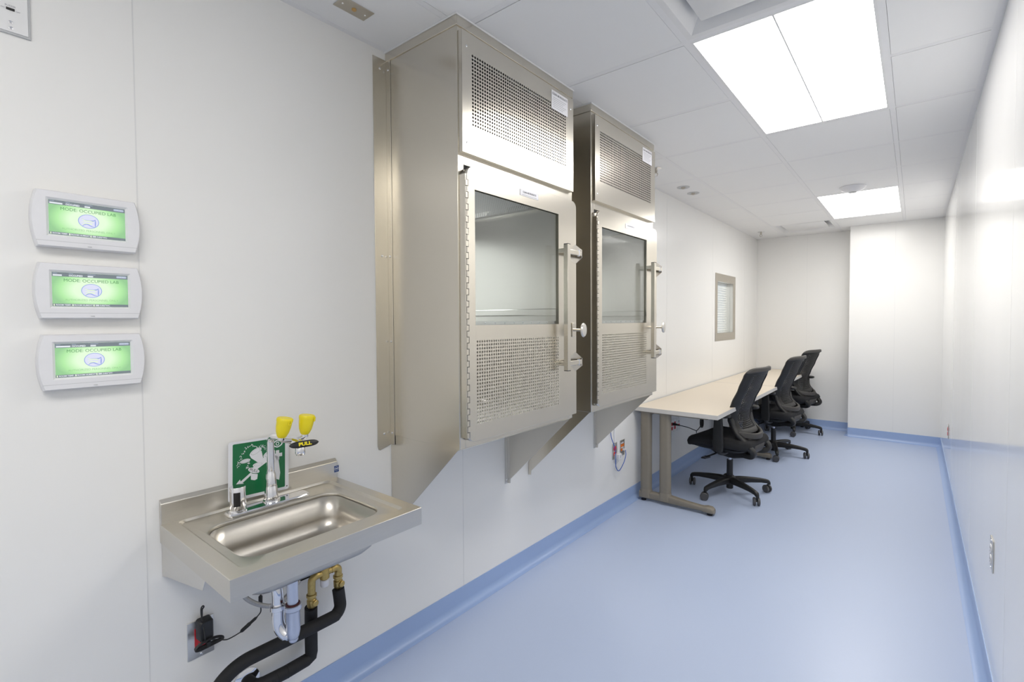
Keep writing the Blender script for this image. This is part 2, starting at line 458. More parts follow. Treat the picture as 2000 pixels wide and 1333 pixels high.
def sprinkler(x, y, label):
    S = empty('fire_sprinkler', (x, y, ZC)); tag(S, label, 'sprinkler', 'pendent fire sprinklers in the ceiling')
    bm = NB(); lathe(bm, (0, 0, 0), (0, 0, -1), [(.040, 0), (.040, .002), (.030, .006), (.014, .008)], 24); obj('escutcheon', bm, 'chrome', S)
    bm = NB(); lathe(bm, (0, 0, -.008), (0, 0, -1), [(.011, 0), (.011, .016), (.007, .018), (.007, .024)], 16)
    for s in (-1, 1): tube(bm, smooth_path([(s*.006, 0, -.03), (s*.014, 0, -.042), (s*.003, 0, -.058)], 4), .0028, 8)
    obj('sprinkler_body', bm, 'sandy', S)
    bm = NB(); cyl(bm, (0, 0, -.056), (0, 0, -.058), .014, 20); obj('deflector', bm, 'chrome', S)
sprinkler(.222, 3.27, 'small chrome fire sprinkler beside the second steel cabinet top')
sprinkler(.18, 6.43, 'small chrome fire sprinkler in the far left ceiling corner')
def port(x, y, label):
    S = empty('ceiling_sensor', (x, y, ZC)); tag(S, label, 'sensor', 'round recessed ceiling sensors')
    bm = NB(); lathe(bm, (0, 0, 0), (0, 0, -1), [(.050, 0), (.049, .003), (.034, .004), (.030, .001)], 28); obj('ring', bm, 'greyp', S)
    bm = NB(); lathe(bm, (0, 0, 0), (0, 0, -1), [(.018, .0), (.018, .005), (.010, .014), (0, .015)], 16); obj('eye', bm, 'sandy', S)
port(.19, 3.87, 'round recessed ceiling sensor, the one nearer the steel cabinets')
port(.188, 4.10, 'round recessed ceiling sensor, the one farther from the steel cabinets')
D = empty('wireless_dome', (1.262, 4.72, ZC)); tag(D, 'white dome detector on ceiling just before the far light', 'detector')
bm = NB(); lathe(bm, (0, 0, 0), (0, 0, -1), [(.092, 0), (.092, .005), (.080, .020), (.05, .036), (.03, .042)], 32); obj('housing', bm, 'white', D)
bm = NB(); lathe(bm, (0, 0, -.041), (0, 0, -1), [(.028, 0), (.026, .006), (0, .008)], 20); obj('lens', bm, 'greyp', D)
P_ = empty('ceiling_cover_plate', (.152, .964, ZC)); tag(P_, 'rectangular brushed metal cover plate with amber lens on ceiling by left wall', 'cover plate')
bm = NB(); box(bm, -.033, .033, -.058, .058, -.0025, 0); obj('plate', bm, 'sandy', P_, bevel=.001)
bm = NB(); lathe(bm, (0, 0, -.0025), (0, 0, -1), [(.008, 0), (.008, .003), (.005, .005), (0, .004)], 16); obj('lens', bm, 'amber', P_)
for s in (-1, 1):
    bm = NB(); lathe(bm, (0, s*.042, -.0025), (0, 0, -1), [(.0035, 0), (.003, .0012), (0, .0014)], 10); obj('screw', bm, 'chrome', P_)

# ============================================================ far window in the left wall
WY0, WY1, WZ0, WZ1 = WIN
wn = empty('window_1', (0, (WY0+WY1)/2, WZ0)); wn['kind'] = 'structure'
bm = NB(); ly, lz = -(WY0+WY1)/2, -WZ0
def fr(u, v, x): return (x, u+ly, v+lz)
o0 = (5.281, 6.008, 1.132, 1.859)
holed_plane(bm, lambda u, v: fr(u, v, .003), o0[0], o0[1], o0[2], o0[3], [WIN])
f_ = obj('window_frame', bm, 'sandy', wn, smooth=False); solid(f_, .003, 0)
bm = NB()
for (a, b, c, d) in ((WY0-.002, WY0, WZ0, WZ1), (WY1, WY1+.002, WZ0, WZ1), (WY0, WY1, WZ0-.002, WZ0), (WY0, WY1, WZ1, WZ1+.002)):
    box(bm, -.12, .002, a+ly, b+ly, c+lz, d+lz)
obj('window_jamb', bm, 'steel2', wn, smooth=False)
obj('glass_pane', bx(-.034, -.028, WY0+ly, WY1+ly, WZ0+lz, WZ1+lz), 'winglass', wn, smooth=False)
bl = empty('venetian_blind', (-.080, (WY0+WY1)/2, WZ0)); tag(bl, 'white venetian blind behind the small steel framed window', 'blind')
bm = NB(); nsl = 20
for i in range(nsl):
    z = .016 + (WZ1-WZ0-.05)*i/(nsl-1)
    c, s_ = math.cos(.42)*.0125, math.sin(.42)*.0125
    prism(bm, [(-c, z-s_), (-c*.4, z-s_*.2), (c*.4, z+s_*.6), (c, z+s_), (c, z+s_+.0008), (c*.4, z+s_*.6+.0008), (-c*.4, z-s_*.2+.0008), (-c, z-s_+.0008)], 1, -.279, .279)
obj('slats', bm, 'slat', bl, ang=60)
obj('head_rail', bx(-.016, .016, -.279, .279, WZ1-WZ0-.028, WZ1-WZ0-.002), 'slat', bl, smooth=False)
for yy in (-.12, .14):
    bm = NB(); box(bm, .0135, .015, yy-.004, yy+.004, .006, WZ1-WZ0-.02); obj('ladder_tape', bm, 'slat', bl, smooth=False)
# the room beyond that window
bm = NB(); X0 = -1.9
for a in ((X0-.05, X0, .3, 8, 0, 2.5), (X0, -.12, .25, .3, 0, 2.5), (X0, -.12, 8, 8.05, 0, 2.5), (X0, -.12, .3, 8, -.05, 0), (X0, -.12, .3, 8, 2.5, 2.55)):
    box(bm, *a)
struct('wall_neighbour', bm, 'wall', smooth=False)
for yy in (1.5, 3.6, 5.8):
    ld = bpy.data.lights.new('neighbour_lamp', 'AREA'); ld.shape = 'RECTANGLE'; ld.size = .6; ld.size_y = 1.2; ld.energy = 12
    lo = bpy.data.objects.new('neighbour_lamp', ld); COL.objects.link(lo); lo.location = (-1.1, yy, 2.48)

# ============================================================ STEEL CABINETS
def screw(parent, p, ax, r=.0045):
    bm = NB(); lathe(bm, p, ax, [(r, 0), (r*.9, r*.35), (r*.5, r*.5), (0, r*.5)], 10); return obj('screw', bm, 'chrome', parent)
def cabinet():
    """local: x out of the wall, y along it (0..CW), z world height"""
    C = empty('wall_cabinet', (0, CAB_Y[0], 0))
    D = .405; ZB, ZT = .90, ZC-.003
    H0, H1, HZ0, HZ1 = .03, CW-.03, .935, 1.915       # clear opening behind the door
    # carcass: sides, bottom, head above opening, stiles
    bm = NB(); t = .0025
    box(bm, .002, D, 0, t, ZB, ZT); box(bm, .002, D, CW-t, CW, ZB, ZT)
    box(bm, .002, D, t, CW-t, ZB, ZB+t)
    box(bm, D-t, D, t, H0, ZB+t, ZT); box(bm, D-t, D, CW-H0, CW-t, ZB+t, ZT)
    box(bm, D-t, D, H0, CW-H0, ZB+t, HZ0); box(bm, D-t, D, H0, CW-H0, HZ1, 2.02)
    box(bm, D-t, D, H0, CW-H0, 2.32, ZT)
    obj('body', bm, 'steel', C, bevel=.0012)
    # liner (runs through the wall)
    bm = NB(); xb = -.32
    box(bm, xb, D-.004, H0-.012, H0, HZ0, HZ1); box(bm, xb, D-.004, H1, H1+.012, HZ0, HZ1)
    box(bm, xb, D-.004, H0, H1, HZ0-.012, HZ0)
    box(bm, xb-.012, xb, H0-.012, H1+.012, HZ0-.012, 1.34); box(bm, xb-.012, xb, H0-.012, H1+.012, 1.80, HZ1+.1)
    box(bm, xb-.012, xb, H0-.012, H0+.03, 1.34, 1.80); box(bm, xb-.012, xb, H1-.03, H1+.012, 1.34, 1.80)
    obj('liner', bm, 'steel2', C, bevel=.004)
    obj('rear_glass', bx(xb-.008, xb-.004, H0+.03, H1-.03, 1.34, 1.80), 'glass', C, smooth=False)
    # perforated sheet under the filter, with its frame
    bm = NB(); nx, ny = 46, 44
    perf(bm, lambda u, v: (xb+.02+(D-.05-xb-.02)*u/nx, H0+.02+(H1-H0-.04)*v/ny, HZ1-.012), nx, ny, .26)
    obj('filter_screen', bm, 'whitem', C, smooth=False)
    bm = NB()
    for a in ((xb, D-.02, H0, H0+.022), (xb, D-.02, H1-.022, H1), (xb, xb+.022, H0, H1), (D-.05, D-.02, H0, H1)): box(bm, *a, HZ1-.022, HZ1-.008)
    obj('filter_frame', bm, 'steel2', C, bevel=.002)
    obj('filter', bx(xb, D-.02, H0, H1, HZ1+.02, HZ1+.08), 'greyp', C, smooth=False)
    # shelf rails on the liner sides
    for y0, y1 in ((H1-.02, H1), (H0, H0+.02)):
        bm = NB(); box(bm, xb, D-.02, y0, y1, 1.385, 1.417); obj('shelf_rail', bm, 'steel2', C, bevel=.003)
    # ceiling trim angle
    bm = NB(); box(bm, 0, D+.005, -.004, 0, ZT-.035, ZT+.002); box(bm, D, D+.005, 0, CW, ZT-.035, ZT+.002); box(bm, 0, D+.005, CW, CW+.004, ZT-.035, ZT+.002)
    obj('ceiling_trim', bm, 'steel', C, bevel=.001)
    bm = NB()   # caulk bead
    tube(bm, [(0, -.006, ZT+.001), (D+.007, -.006, ZT+.001), (D+.007, CW+.006, ZT+.001), (0, CW+.006, ZT+.001)], .0035, 6); obj('caulk_bead', bm, 'whitem', C)
    # upper grille panel: a shallow tray with real holes
    y0, y1, z0, z1 = .006, CW-.018, 1.952, 2.372; a0, a1, b0, b1 = .052, .646, 2.052, 2.305
    xf = D+.020; bm = NB(); nu, nv = 47, 20
    perf(bm, lambda u, v: (xf, a0+(a1-a0)*u/nu, b0+(b1-b0)*v/nv), nu, nv, .36)
    q = holed_plane(bm, lambda u, v: (xf, u, v), y0, y1, z0, z1, [(a0, a1, b0, b1)])
    bmesh.ops.remove_doubles(bm, verts=bm.verts[:], dist=1e-5)
    o = obj('grille_panel', bm, 'steel', C, smooth=False); solid(o, .0015, 0)
    bm = NB()
    for k in ((D+.0005, xf, y0, y0+.0015, z0, z1), (D+.0005, xf, y1-.0015, y1, z0, z1), (D+.0005, xf, y0+.0015, y1-.0015, z0, z0+.0015), (D+.0005, xf, y0+.0015, y1-.0015, z1-.0015, z1)):
        box(bm, *k)
    obj('grille_flange', bm, 'steel', C, smooth=False)
    obj('plenum_shade', bx(.380, .384, .006, CW-.006, 2.025, 2.318), 'dark', C, smooth=False)  # black sheet painting the plenum's shade behind the grille holes
    for sy in (y0+.022, y1-.022):
        for sz in (z0+.035, z1-.05): screw(C, (xf+.0005, sy, sz), (1, 0, 0))
    # nameplate
    p = obj('nameplate', bx(xf+.001, xf+.0025, .535, .658, 2.277, 2.357), 'label', C, bevel=.0005)
    text('nameplate_text', 'CLEAN AIR PRODUCTS', .0125, (xf+.0027, .596, 2.343), p, 'ink', sx=.88)
    for k, zz in enumerate((2.328, 2.320, 2.312, 2.304, 2.296, 2.288)):
        obj('print_line', bx(xf+.0025, xf+.0027, .545, .645-.012*(k % 3), zz-.0010, zz+.0010), 'inkl', p, smooth=False)
    for yy in (.541, .652): screw(p, (xf+.0025, yy, 2.315), (1, 0, 0), .0018)
    # door
    d0, d1, e0, e1 = .018, CW-.012, .928, 1.904; xd = D+.030
    W_ = (.052, .572, 1.345, 1.827); Q = (.056, .572, .987, 1.2925)
    gk = empty('door', (0, 0, 0)); gk.parent = C
    bm = NB(); loft(bm, [[(x, y, z) for y, z in rrect((d0+d1)/2, (e0+e1)/2, (d1-d0)/2-i, (e1-e0)/2-i, .03-i, 6)] for x, i in ((D+.001, .004), (D+.012, .004))])
    bmg = NB()
    outer = rrect((d0+d1)/2, (e0+e1)/2, (d1-d0)/2, (e1-e0)/2, .03, 6)
    # door skin: perforated lower field + plain border, clipped to rounded corners
    bm.free(); bm = NB(); nu, nv = 41, 24
    perf(bm, lambda u, v: (xd, Q[0]+(Q[1]-Q[0])*u/nu, Q[2]+(Q[3]-Q[2])*v/nv), nu, nv, .34)
    r = .03
    holed_plane(bm, lambda u, v: (xd, u, v), d0, d1, e0, e1, [W_, Q, (d0, d0+r, e0, e0+r), (d0, d0+r, e1-r, e1), (d1-r, d1, e1-r, e1)])
    for cy, cz, a0_ in ((d0+r, e1-r, pi/2), (d1-r, e1-r, 0), (d0+r, e0+r, pi)):
        c = bm.verts.new((xd, cy, cz)); arc = [bm.verts.new((xd, cy+r*math.cos(a0_+pi/2*i/6), cz+r*math.sin(a0_+pi/2*i/6))) for i in range(7)]
        for i in range(6): bm.faces.new((c, arc[i], arc[i+1]))
    bmesh.ops.remove_doubles(bm, verts=bm.verts[:], dist=1e-5)
    o = obj('door_skin', bm, 'steel', gk, smooth=False); solid(o, .0015, 0)
    bm = NB(); n2 = rrect((d0+d1)/2, (e0+e1)/2, (d1-d0)/2, (e1-e0)/2, .03, 6)
    n2 = [((d1 if (y > d1-.03 and z < e0+.03 and abs(y-d1) < .0301) else y), (e0 if (y > d1-.03 and z < e0+.03) else z)) for y, z in n2]
    loft(bm, [[(x, y, z) for y, z in n2] for x in (D+.010, xd)])
    o = obj('door_rim', bm, 'steel', gk, ang=40); solid(o, .0015, 0)
    bm = NB()
    loft(bm, [[(x, y+(.006 if y < .3 else -.006), z+(.006 if z < 1.3 else -.006)) for y, z in n2] for x in (D+.0005, D+.010)])
    o = obj('gasket', bm, 'greyp', gk, ang=40); solid(o, .004, 0)
    obj('window_glass', bx(xd-.012, xd-.008, W_[0]-.01, W_[1]+.01, W_[2]-.01, W_[3]+.01), 'glass', gk, smooth=False)
    bm = NB(); wi = (W_[0]+.0, W_[1]-.0, W_[2], W_[3])
    holed_plane(bm, lambda u, v: (xd-.016, u, v), wi[0]-.02, wi[1]+.02, wi[2]-.02, wi[3]+.02, [(wi[0], wi[1], wi[2]+.014, wi[3])])
    o = obj('glazing_frame', bm, 'steel2', gk, smooth=False); solid(o, .003, 0)
    for i in range(10): screw(gk, (xd-.0145, W_[0]+.012+i*.055, W_[2]+.008), (1, 0, 0), .003)
    # piano hinge
    bm = NB(); hz0, hz1 = .945, 1.874
    box(bm, D+.0005, xd+.001, .006, .009, hz0, hz1)
    obj('hinge_leaf', bm, 'steel', gk, bevel=.0005)
    bm = NB(); prism(bm, [(.020, hz0), (.046, hz0), (.052, hz0+.03), (.052, hz1-.05), (.044, hz1-.006), (.020, hz1)], 0, xd+.0010, xd+.0028)
    obj('hinge_leaf', bm, 'steel', gk, bevel=.0005)
    obj('hinge_gap_shade', bx(xd-.0060, xd+.0018, .0095, .0205, hz0+.004, hz1-.006), 'hingeshade', gk, smooth=False)  # dark strip that paints the shade between the knuckles
    bm = NB(); nk = 44; st = (hz1-hz0)/nk
    for i in range(nk):
        z = hz0+i*st; cyl(bm, (xd-.001, .0145, z+.0010), (xd-.001, .0145, z+st-.0010), .0052, 12)
        if i % 2: box(bm, xd+.001, xd+.0042, .0145, .0225, z+.0010, z+st-.0010)
        else: box(bm, xd-.010, xd+.0042, .0065, .0145, z+.0010, z+st-.0010)
    obj('hinge_knuckle', bm, 'steel', gk)
    # door label
    p = obj('nameplate', bx(xd+.001, xd+.0022, .306, .425, 1.858, 1.883), 'label', gk, bevel=.0004)
    text('nameplate_text', 'CLEAN AIR PRODUCTS', .0098, (xd+.0024, .3655, 1.8735), p, 'ink', sx=.85)
    obj('print_line', bx(xd+.0022, xd+.0024, .318, .413, 1.8620, 1.8640), 'inkl', p, smooth=False)
    # tall square handle
    hy, hx = .580, xd+.040
    hb = obj('handle', bx(hx-.011, hx+.011, hy-.011, hy+.011, 1.142, 1.692), 'steel', gk, bevel=.001)
    for z in (1.139, 1.692): obj('end_cap', bx(hx-.0106, hx+.0106, hy-.0106, hy+.0106, z, z+.003), 'blackp', hb, smooth=False)
    for z in (1.170, 1.668): obj('handle_standoff', bx(xd, hx-.0095, hy-.008, hy+.008, z-.009, z+.009), 'steel', hb, bevel=.001)
    # latches at the free edge
    for z in (1.170, 1.665):
        la = obj('latch_arm', bx(hx-.014, hx-.003, hy+.0095, CW-.018, z-.011, z+.011), 'steel', gk, bevel=.002)
        bm = NB(); prism(bm, [(xd-.004, z-.044), (xd+.002, z-.044), (xd+.036, z-.018), (xd+.036, z+.018), (xd+.002, z+.044), (xd-.004, z+.044)], 1, CW-.019, CW-.016)
        obj('latch_plate', bm, 'chrome', gk, smooth=False)
        bm = NB(); cyl(bm, (hx-.008, CW-.040, z-.014), (hx-.008, CW-.040, z+.014), .006, 12); obj('latch_roller', bm, 'satin', gk)
    # pull knob
    obj('knob_base', bx(xd+.001, xd+.006, CW-.05, CW-.028, 1.285, 1.350), 'steel', gk, bevel=.002)
    bm = NB(); cyl(bm, (xd+.004, CW-.038, 1.317), (xd+.052, CW-.038, 1.317), .0065, 14); obj('knob_stem', bm, 'steel', gk)
    bm = NB(); lathe(bm, (xd+.050, CW-.038, 1.317), (1, 0, 0), [(.0, 0), (.012, .0), (.019, .002), (.021, .007), (.018, .013), (0, .016)], 24)
    for v in bm.verts: v.co.z = 1.317 + (v.co.z-1.317)*1.55
    obj('knob', bm, 'steel2', gk)
    # mounting angle on the near side
    bm = NB(); prism(bm, [(-.062, .865), (-.058, .850), (-.050, .846), (0, .860), (0, 2.395), (-.062, 2.395)], 0, .001, .003)
    box(bm, .003, .030, -.0025, -.0005, .862, 2.395)
    an = obj('mounting_angle', bm, 'steel', C, bevel=.0006)
    for z in (2.355, 1.62, .91): screw(an, (.003, -.030, z), (1, 0, 0), .005)
    for z in (2.355, 1.62, 1.28, .91): screw(an, (.015, -.0025, z), (0, -1, 0), .005)
    # support brackets under the two sides
    for side, (ya, yb) in enumerate(((.0015, .0035), (CW-.0035, CW-.0015))):
        bm = NB(); prism(bm, [(.002, ZB), (D-.002, ZB), (D-.012, ZB-.004), (.022, .535), (.020, .512), (.002, .510)], 1, ya, yb)
        bk = obj('support_bracket', bm, 'steel', C, bevel=.0006)
        bm = NB(); fy0 = ya-.020 if side else ya-.0
        box(bm, .0015, .0035, (ya-.020) if side else (yb), ya if side else yb+.020, .510, ZB-.002); obj('bracket_flange', bm, 'steel2', bk, bevel=.0005)
        if side: screw(bk, (.0035, ya-.010, .530), (1, 0, 0), .004)
    return C
cab = cabinet()
tag(cab, 'stainless steel wall cabinet nearer the sink, with glass door and perforated grille', 'cabinet', 'stainless pass-through cabinets on the left wall')
cab2 = copy_tree(cab); cab2.location.y = CAB_Y[1]
tag(cab2, 'stainless steel wall cabinet nearer the desks, behind the first cabinet', 'cabinet', 'stainless pass-through cabinets on the left wall')

# ============================================================ GREEN DISPLAYS
def display(yc, zc, items):
    d = empty('wall_display', (0, yc, zc))
    def outline(hw, hh, bul, r=.006, n=10):
        pts = []
        for s in (1, -1):
            for i in range(n+1):
                t = -1+2*i/n
                pts.append((s*(hw + bul*(1-t*t)), s*t*hh))
        return pts
    bm = NB()
    loft(bm, [[(x, y, z) for y, z in outline(hw, hh, .010)] for x, hw, hh in ((.0, .0925, .0665), (.006, .0945, .0685), (.026, .0935, .0675), (.030, .0915, .0655))], True, False)
    # front face ring down to the bezel
    n = len(outline(1, 1, 0))
    def rect(hw, hh):
        out = []
        for y, z in outline(.0915, .0655, .010):
            s = 1 if y > 0 else -1
            out.append((s*hw, z/.0655*hh))
        return out
    loft(bm, [[(.030, y, z) for y, z in outline(.0915, .0655, .010)], [(.0305, y, z+.004) for y, z in rect(.0775, .0465)], [(.026, y, z+.004) for y, z in rect(.0725, .0415)]], False, True)
    bmesh.ops.remove_doubles(bm, verts=bm.verts[:], dist=1e-5)
    obj('housing', bm, 'white', d, ang=30)
    bm = NB(); box(bm, .0300, .0303, -.0955, .0955, -.0545, -.0535); obj('case_seam', bm, 'greyp', d, smooth=False)
    bm = NB(); tube(bm, [(.029, -.004, -.0615), (.031, .004, -.0615)], .0012, 8); obj('indicator', bm, 'greyp', d)
    sx = .0265
    sc = obj('screen', bx(.0262, sx, -.0723, .0723, -.0375, .0455), 'scr', d, smooth=False)
    me = sc.data
    for v in me.vertices: v.co.z -= .004
    sc.location.z = .004
    def sub(name, bm_, m_): o = obj(name, bm_, m_, sc, smooth=False); o.location.z = -.004; return o
    x1 = sx+.0002
    sub('status_bar', bx(sx, x1, -.0723, .0723, .0355, .0455), 'scrbar')
    sub('status_bar', bx(sx, x1, -.0723, .0723, -.0375, -.0310), 'scrbar')
    def tx(b, size, y, z, m_, al='CENTER', sx_=1, bold=0):
        o = text('screen_text', b, size, (x1+.0002, y, z), sc, m_, align=al, ext=.0001, sx=sx_, bold=bold); o.location.z = -.004; return o
    tx('MODE: OCCUPIED LAB', .0105, 0.001, .0265, 'scrtext', sx_=.98)
    tx('AUTHORIZED PERSONNEL ONLY', .0068, .001, -.0215, 'scrtext2', sx_=1.0)
    for (y, w_) in items: sub('status_word', bx(x1, x1+.0002, y, y+w_, .0368, .0402), 'scrwhite')
    for (y, w_) in ((-.0705, .008), (-.0420, .008), (-.007, .015)): sub('status_caption', bx(x1, x1+.0002, y, y+w_, .0425, .0435), 'scrpill')
    tx('OCCUPIED', .0052, -.0420, .0385, 'scrwhite', 'LEFT', bold=.0002)
    bm_ = NB(); prism(bm_, rrect(.0595, .0405, .0105, .0026, .0025, 4), 0, x1, x1+.0002); sub('menu_button', bm_, 'scrpill')
    tx('MORE INFO', .0034, .0595, .0405, 'scrwhite')
    for (b, y) in (('ROOM TEMP: 71\u00b0', -.0665), ('ROOM HUMIDITY: 18%', -.033), ('DP: 0.002"WC', .007)):
        tx(b, .0046, y, -.0343, 'scrwhite', 'LEFT', bold=.0001)
        sub('status_mark', bx(x1, x1+.0002, y-.004, y-.002, -.0365, -.0320), 'scrlime')
    # round emblem
    def disc(ry, rz, x, m_, nm, inner=None):
        b2 = NB(); pts = [(ry*math.cos(a*pi/18), .0025+rz*math.sin(a*pi/18)) for a in range(36)]
        if inner is None: prism(b2, pts, 0, x, x+.0001)
        else: loft(b2, [[(x, y, z) for y, z in pts], [(x, y*inner, .0025+(z-.0025)*inner) for y, z in pts]])
        sub(nm, b2, m_)
    disc(.0200, .0175, x1, 'scrlogo', 'emblem_disc'); disc(.0200, .0175, x1+.0003, 'scrblue', 'emblem_ring', .93)
    def ribbon(pts, wd, m_, x):
        b2 = NB(); P = smooth_path([(x, a, b) for a, b in pts], 5); L, R = [], []
        for i, p in enumerate(P):
            dd = (P[min(i+1, len(P)-1)]-P[max(i-1, 0)]).normalized(); nn = Vector((0, -dd.z, dd.y)); ww = wd*(.35+.65*math.sin(pi*min(.95, max(.08, i/(len(P)-1)))))
            L.append(b2.verts.new(p+nn*ww)); R.append(b2.verts.new(p-nn*ww))
        for i in range(len(P)-1): b2.faces.new((L[i], L[i+1], R[i+1], R[i]))
        sub('emblem_stroke', b2, m_)
    ribbon([(-.013, .009), (-.008, .005), (.002, .0045), (.009, .0055), (.012, .008)], .0014, 'scrblue', x1+.00045)
    ribbon([(-.013, .0085), (-.007, .004), (.004, .0035), (.009, .0015)], .0014, 'scrlime', x1+.0006)
    ribbon([(.0125, .009), (.0128, .002), (.0125, -.005), (.0125, -.0105)], .0012, 'scrblue', x1+.0006)
    ribbon([(.0125, -.0105), (.006, -.0095), (-.002, -.005), (-.008, -.006), (-.012, -.010)], .0011, 'scrblue', x1+.0006)
    ribbon([(-.012, -.0075), (-.008, -.0035), (0, -.0025), (.006, -.003), (.003, -.005)], .0013, 'scrlime', x1+.0007)
    ribbon([(-.014, .0), (-.008, .0005), (-.004, -.0005)], .0008, 'scrlime', x1+.0006)
    return d
hd = [((-.0705, .023), (-.007, .0105)), ((-.0705, .016), (-.007, .0105)), ((-.0705, .026), (-.007, .0105))]
for k, (yc, zc) in enumerate(((.2880, 1.6130), (.2900, 1.4385), (.2915, 1.2635))):
    tag(display(yc, zc, hd[k]), ('topmost', 'middle', 'lowest')[k] + ' of three white wall displays with green OCCUPIED LAB screen', 'display', 'green screen room monitors on the left wall')

# control plate, upper left
cp = empty('control_plate', (0, .09, 2.14)); tag(cp, 'white alarm panel with buzzer switch, cut off by the upper left corner', 'control panel')
bm = NB(); box(bm, .0, .005, -.075, .108, -.106, .13); obj('frame', bm, 'greyp', cp, bevel=.001)
obj('face_plate', bx(.005, .0075, -.070, .1035, -.1015, .125), 'whitem', cp, bevel=.0005)
cy = .075
obj('slide_switch', bx(.0075, .0095, cy-.007, cy+.007, -.0530, -.0475), 'blackp', cp, bevel=.0006)
text('panel_text', 'BUZZER', .0048, (.0077, cy, -.0425), cp, 'inkl'); text('panel_text', 'ON', .0040, (.0077, cy-.0125, -.0500), cp, 'inkl'); text('panel_text', 'OFF', .0040, (.0077, cy+.0125, -.0520), cp, 'inkl')
for z in (-.080, -.093):
    bm = NB(); lathe(bm, (.0075, cy, z), (1, 0, 0), [(.0035, 0), (.0035, .001), (.0024, .0016), (.0018, .001), (0, .001)], 16); obj('screw', bm, 'chrome', cp)

# ============================================================ SINK
SY, SHY = .691, .2665; SX1 = .490; cxs, hxs = SX1/2, SX1/2
sk = empty('wall_sink', (0, SY, .79)); tag(sk, 'stainless steel hand sink hung on the left wall below green displays', 'sink')
def L_(x0, x1, y0, y1, r, z, n=6): return [(x, y, z-.79) for x, y in rrect((x0+x1)/2, (y0+y1)/2-SY, (x1-x0)/2, (y1-y0)/2, r, n)]
bm = NB(); ya, yb = SY-SHY, SY+SHY
loft(bm, [L_(.001, SX1-.012, ya+.012, yb-.012, .002, .741), L_(.001, SX1, ya, yb, .002, .7385), L_(.001, SX1, ya, yb, .002, .7892), L_(.002, SX1-.001, ya+.001, yb-.001, .002, .790),
          L_(.016, SX1-.036, ya+.036, yb-.036, .02, .790), L_(.020, SX1-.042, ya+.044, yb-.044, .022, .7835), L_(.03, SX1-.050, ya+.054, yb-.054, .022, .783),
          L_(.106, .408, .488, .890, .058, .7825), L_(.110, .404, .492, .886, .056, .780), L_(.113, .401, .495, .883, .054, .772)])
o = obj('deck', bm, 'sink', sk, ang=28); solid(o, .0015, -1)
bm = NB()
loft(bm, [L_(.113, .401, .495, .883, .054, .772), L_(.116, .398, .498, .880, .052, .700), L_(.122, .392, .504, .874, .052, .680),
          L_(.137, .377, .519, .859, .050, .664), L_(.160, .354, .545, .833, .045, .658), L_(.24, .27, .67, .70, .0149, .652)], False, True)
o = obj('basin', bm, 'bowl', sk, ang=50); solid(o, .0015, -1)
bm = NB(); lathe(bm, (.245, .677-SY, .6525-.79), (0, 0, 1), [(.028, 0), (.028, .0015), (.022, .002), (.018, .0005), (0, .0005)], 24); obj('drain', bm, 'chrome', sk)
bm = NB(); prism(bm, [(0.001, -.002), (.013, -.002), (.013, .058), (.001, .070)], 1, ya-SY, yb-SY)
obj('backsplash', bm, 'sink', sk, bevel=.0015)
st = obj('sticker', bx(.013, .0134, .945-SY, .957-SY+.006, .020, .043), 'blue', sk, smooth=False)
text('sticker_text', 'NSF', .0065, (.0136, .954-SY, .032), st, 'signw', bold=.0002)
bm = NB(); loft(bm, [[(.0136, .954-SY+r_*math.cos(a*pi/12), .032+r_*math.sin(a*pi/12)) for a in range(24)] for r_ in (.0078, .0070)]); obj('sticker_ring', bm, 'signw', st, smooth=False)
for s, y in ((-1, ya+.003), (1, yb-.005)):
    bm = NB(); prism(bm, [(.002, .760-.79), (.333, .745-.79), (.333, .738-.79), (.312, .704-.79), (.045, .651-.79), (.002, .640-.79)], 1, y-SY, y+.002-SY)
    obj('side_bracket', bm, 'steel2', sk, bevel=.0008)

# ------------------------------------------------------------ faucet with eyewash
fz = .7835
fa = empty('eyewash_faucet', (.075, .70, fz)); tag(fa, 'chrome eyewash faucet with two yellow capped cups and PULL handle on sink deck', 'faucet')
bm = NB(); loft(bm, [[(x, y, z) for x, y in rrect(0, -.010, .027-i, .122-i, .012, 5)] for i, z in ((0, 0), (0, .005), (.003, .009))], True, True); obj('deck_plate', bm, 'chrome', fa)
bm = NB(); lathe(bm, (0, -.100, .009), (0, 0, 1), [(.0245, 0), (.0245, .003), (.0215, .005), (.0215, .072), (.0205, .074), (0, .0745)], 32); ss = obj('sensor_housing', bm, 'chrome', fa)
bm = NB()
A = [(-.0105+.45*k*0, 0) for k in range(1)]
ang0 = math.radians(-28)
for i in range(6):
    pass
va = []
for j, z in enumerate((.018, .060)):
    va.append([bm.verts.new((.0222*math.cos(ang0+math.radians(-24+8*i)), -.100+.0222*math.sin(ang0+math.radians(-24+8*i)), .009+z)) for i in range(7)])
for i in range(6): bm.faces.new((va[0][i], va[0][i+1], va[1][i+1], va[1][i]))
obj('sensor_window', bm, 'blackp', ss)
bm = NB(); lathe(bm, (-.008, 0, .009), (0, 0, 1), [(.026, 0), (.025, .004), (.021, .006), (.0175, .045), (.0165, .047), (.0165, .049), (.0135, .086), (.0115, .090), (.0112, .095)], 28); obj('spout_base', bm, 'chrome', fa)
sp = [(-.008, 0, .095), (-.008, 0, .190), (-.006, .0, .202), (.0, .001, .211), (.012, .003, .216), (.045, .014, .213), (.085, .030, .206)]
bm = NB(); tube(bm, smooth_path(sp, 5), .0108, 18); obj('spout', bm, 'chrome', fa)
AE = Vector((.108, .037, .178))   # aerator centre, local
bm = NB(); tube(bm, smooth_path([(.080, .028, .207), (.100, .036, .203), (.108, .038, .196)], 4), [.0118]*5+[.013]*4, 18)
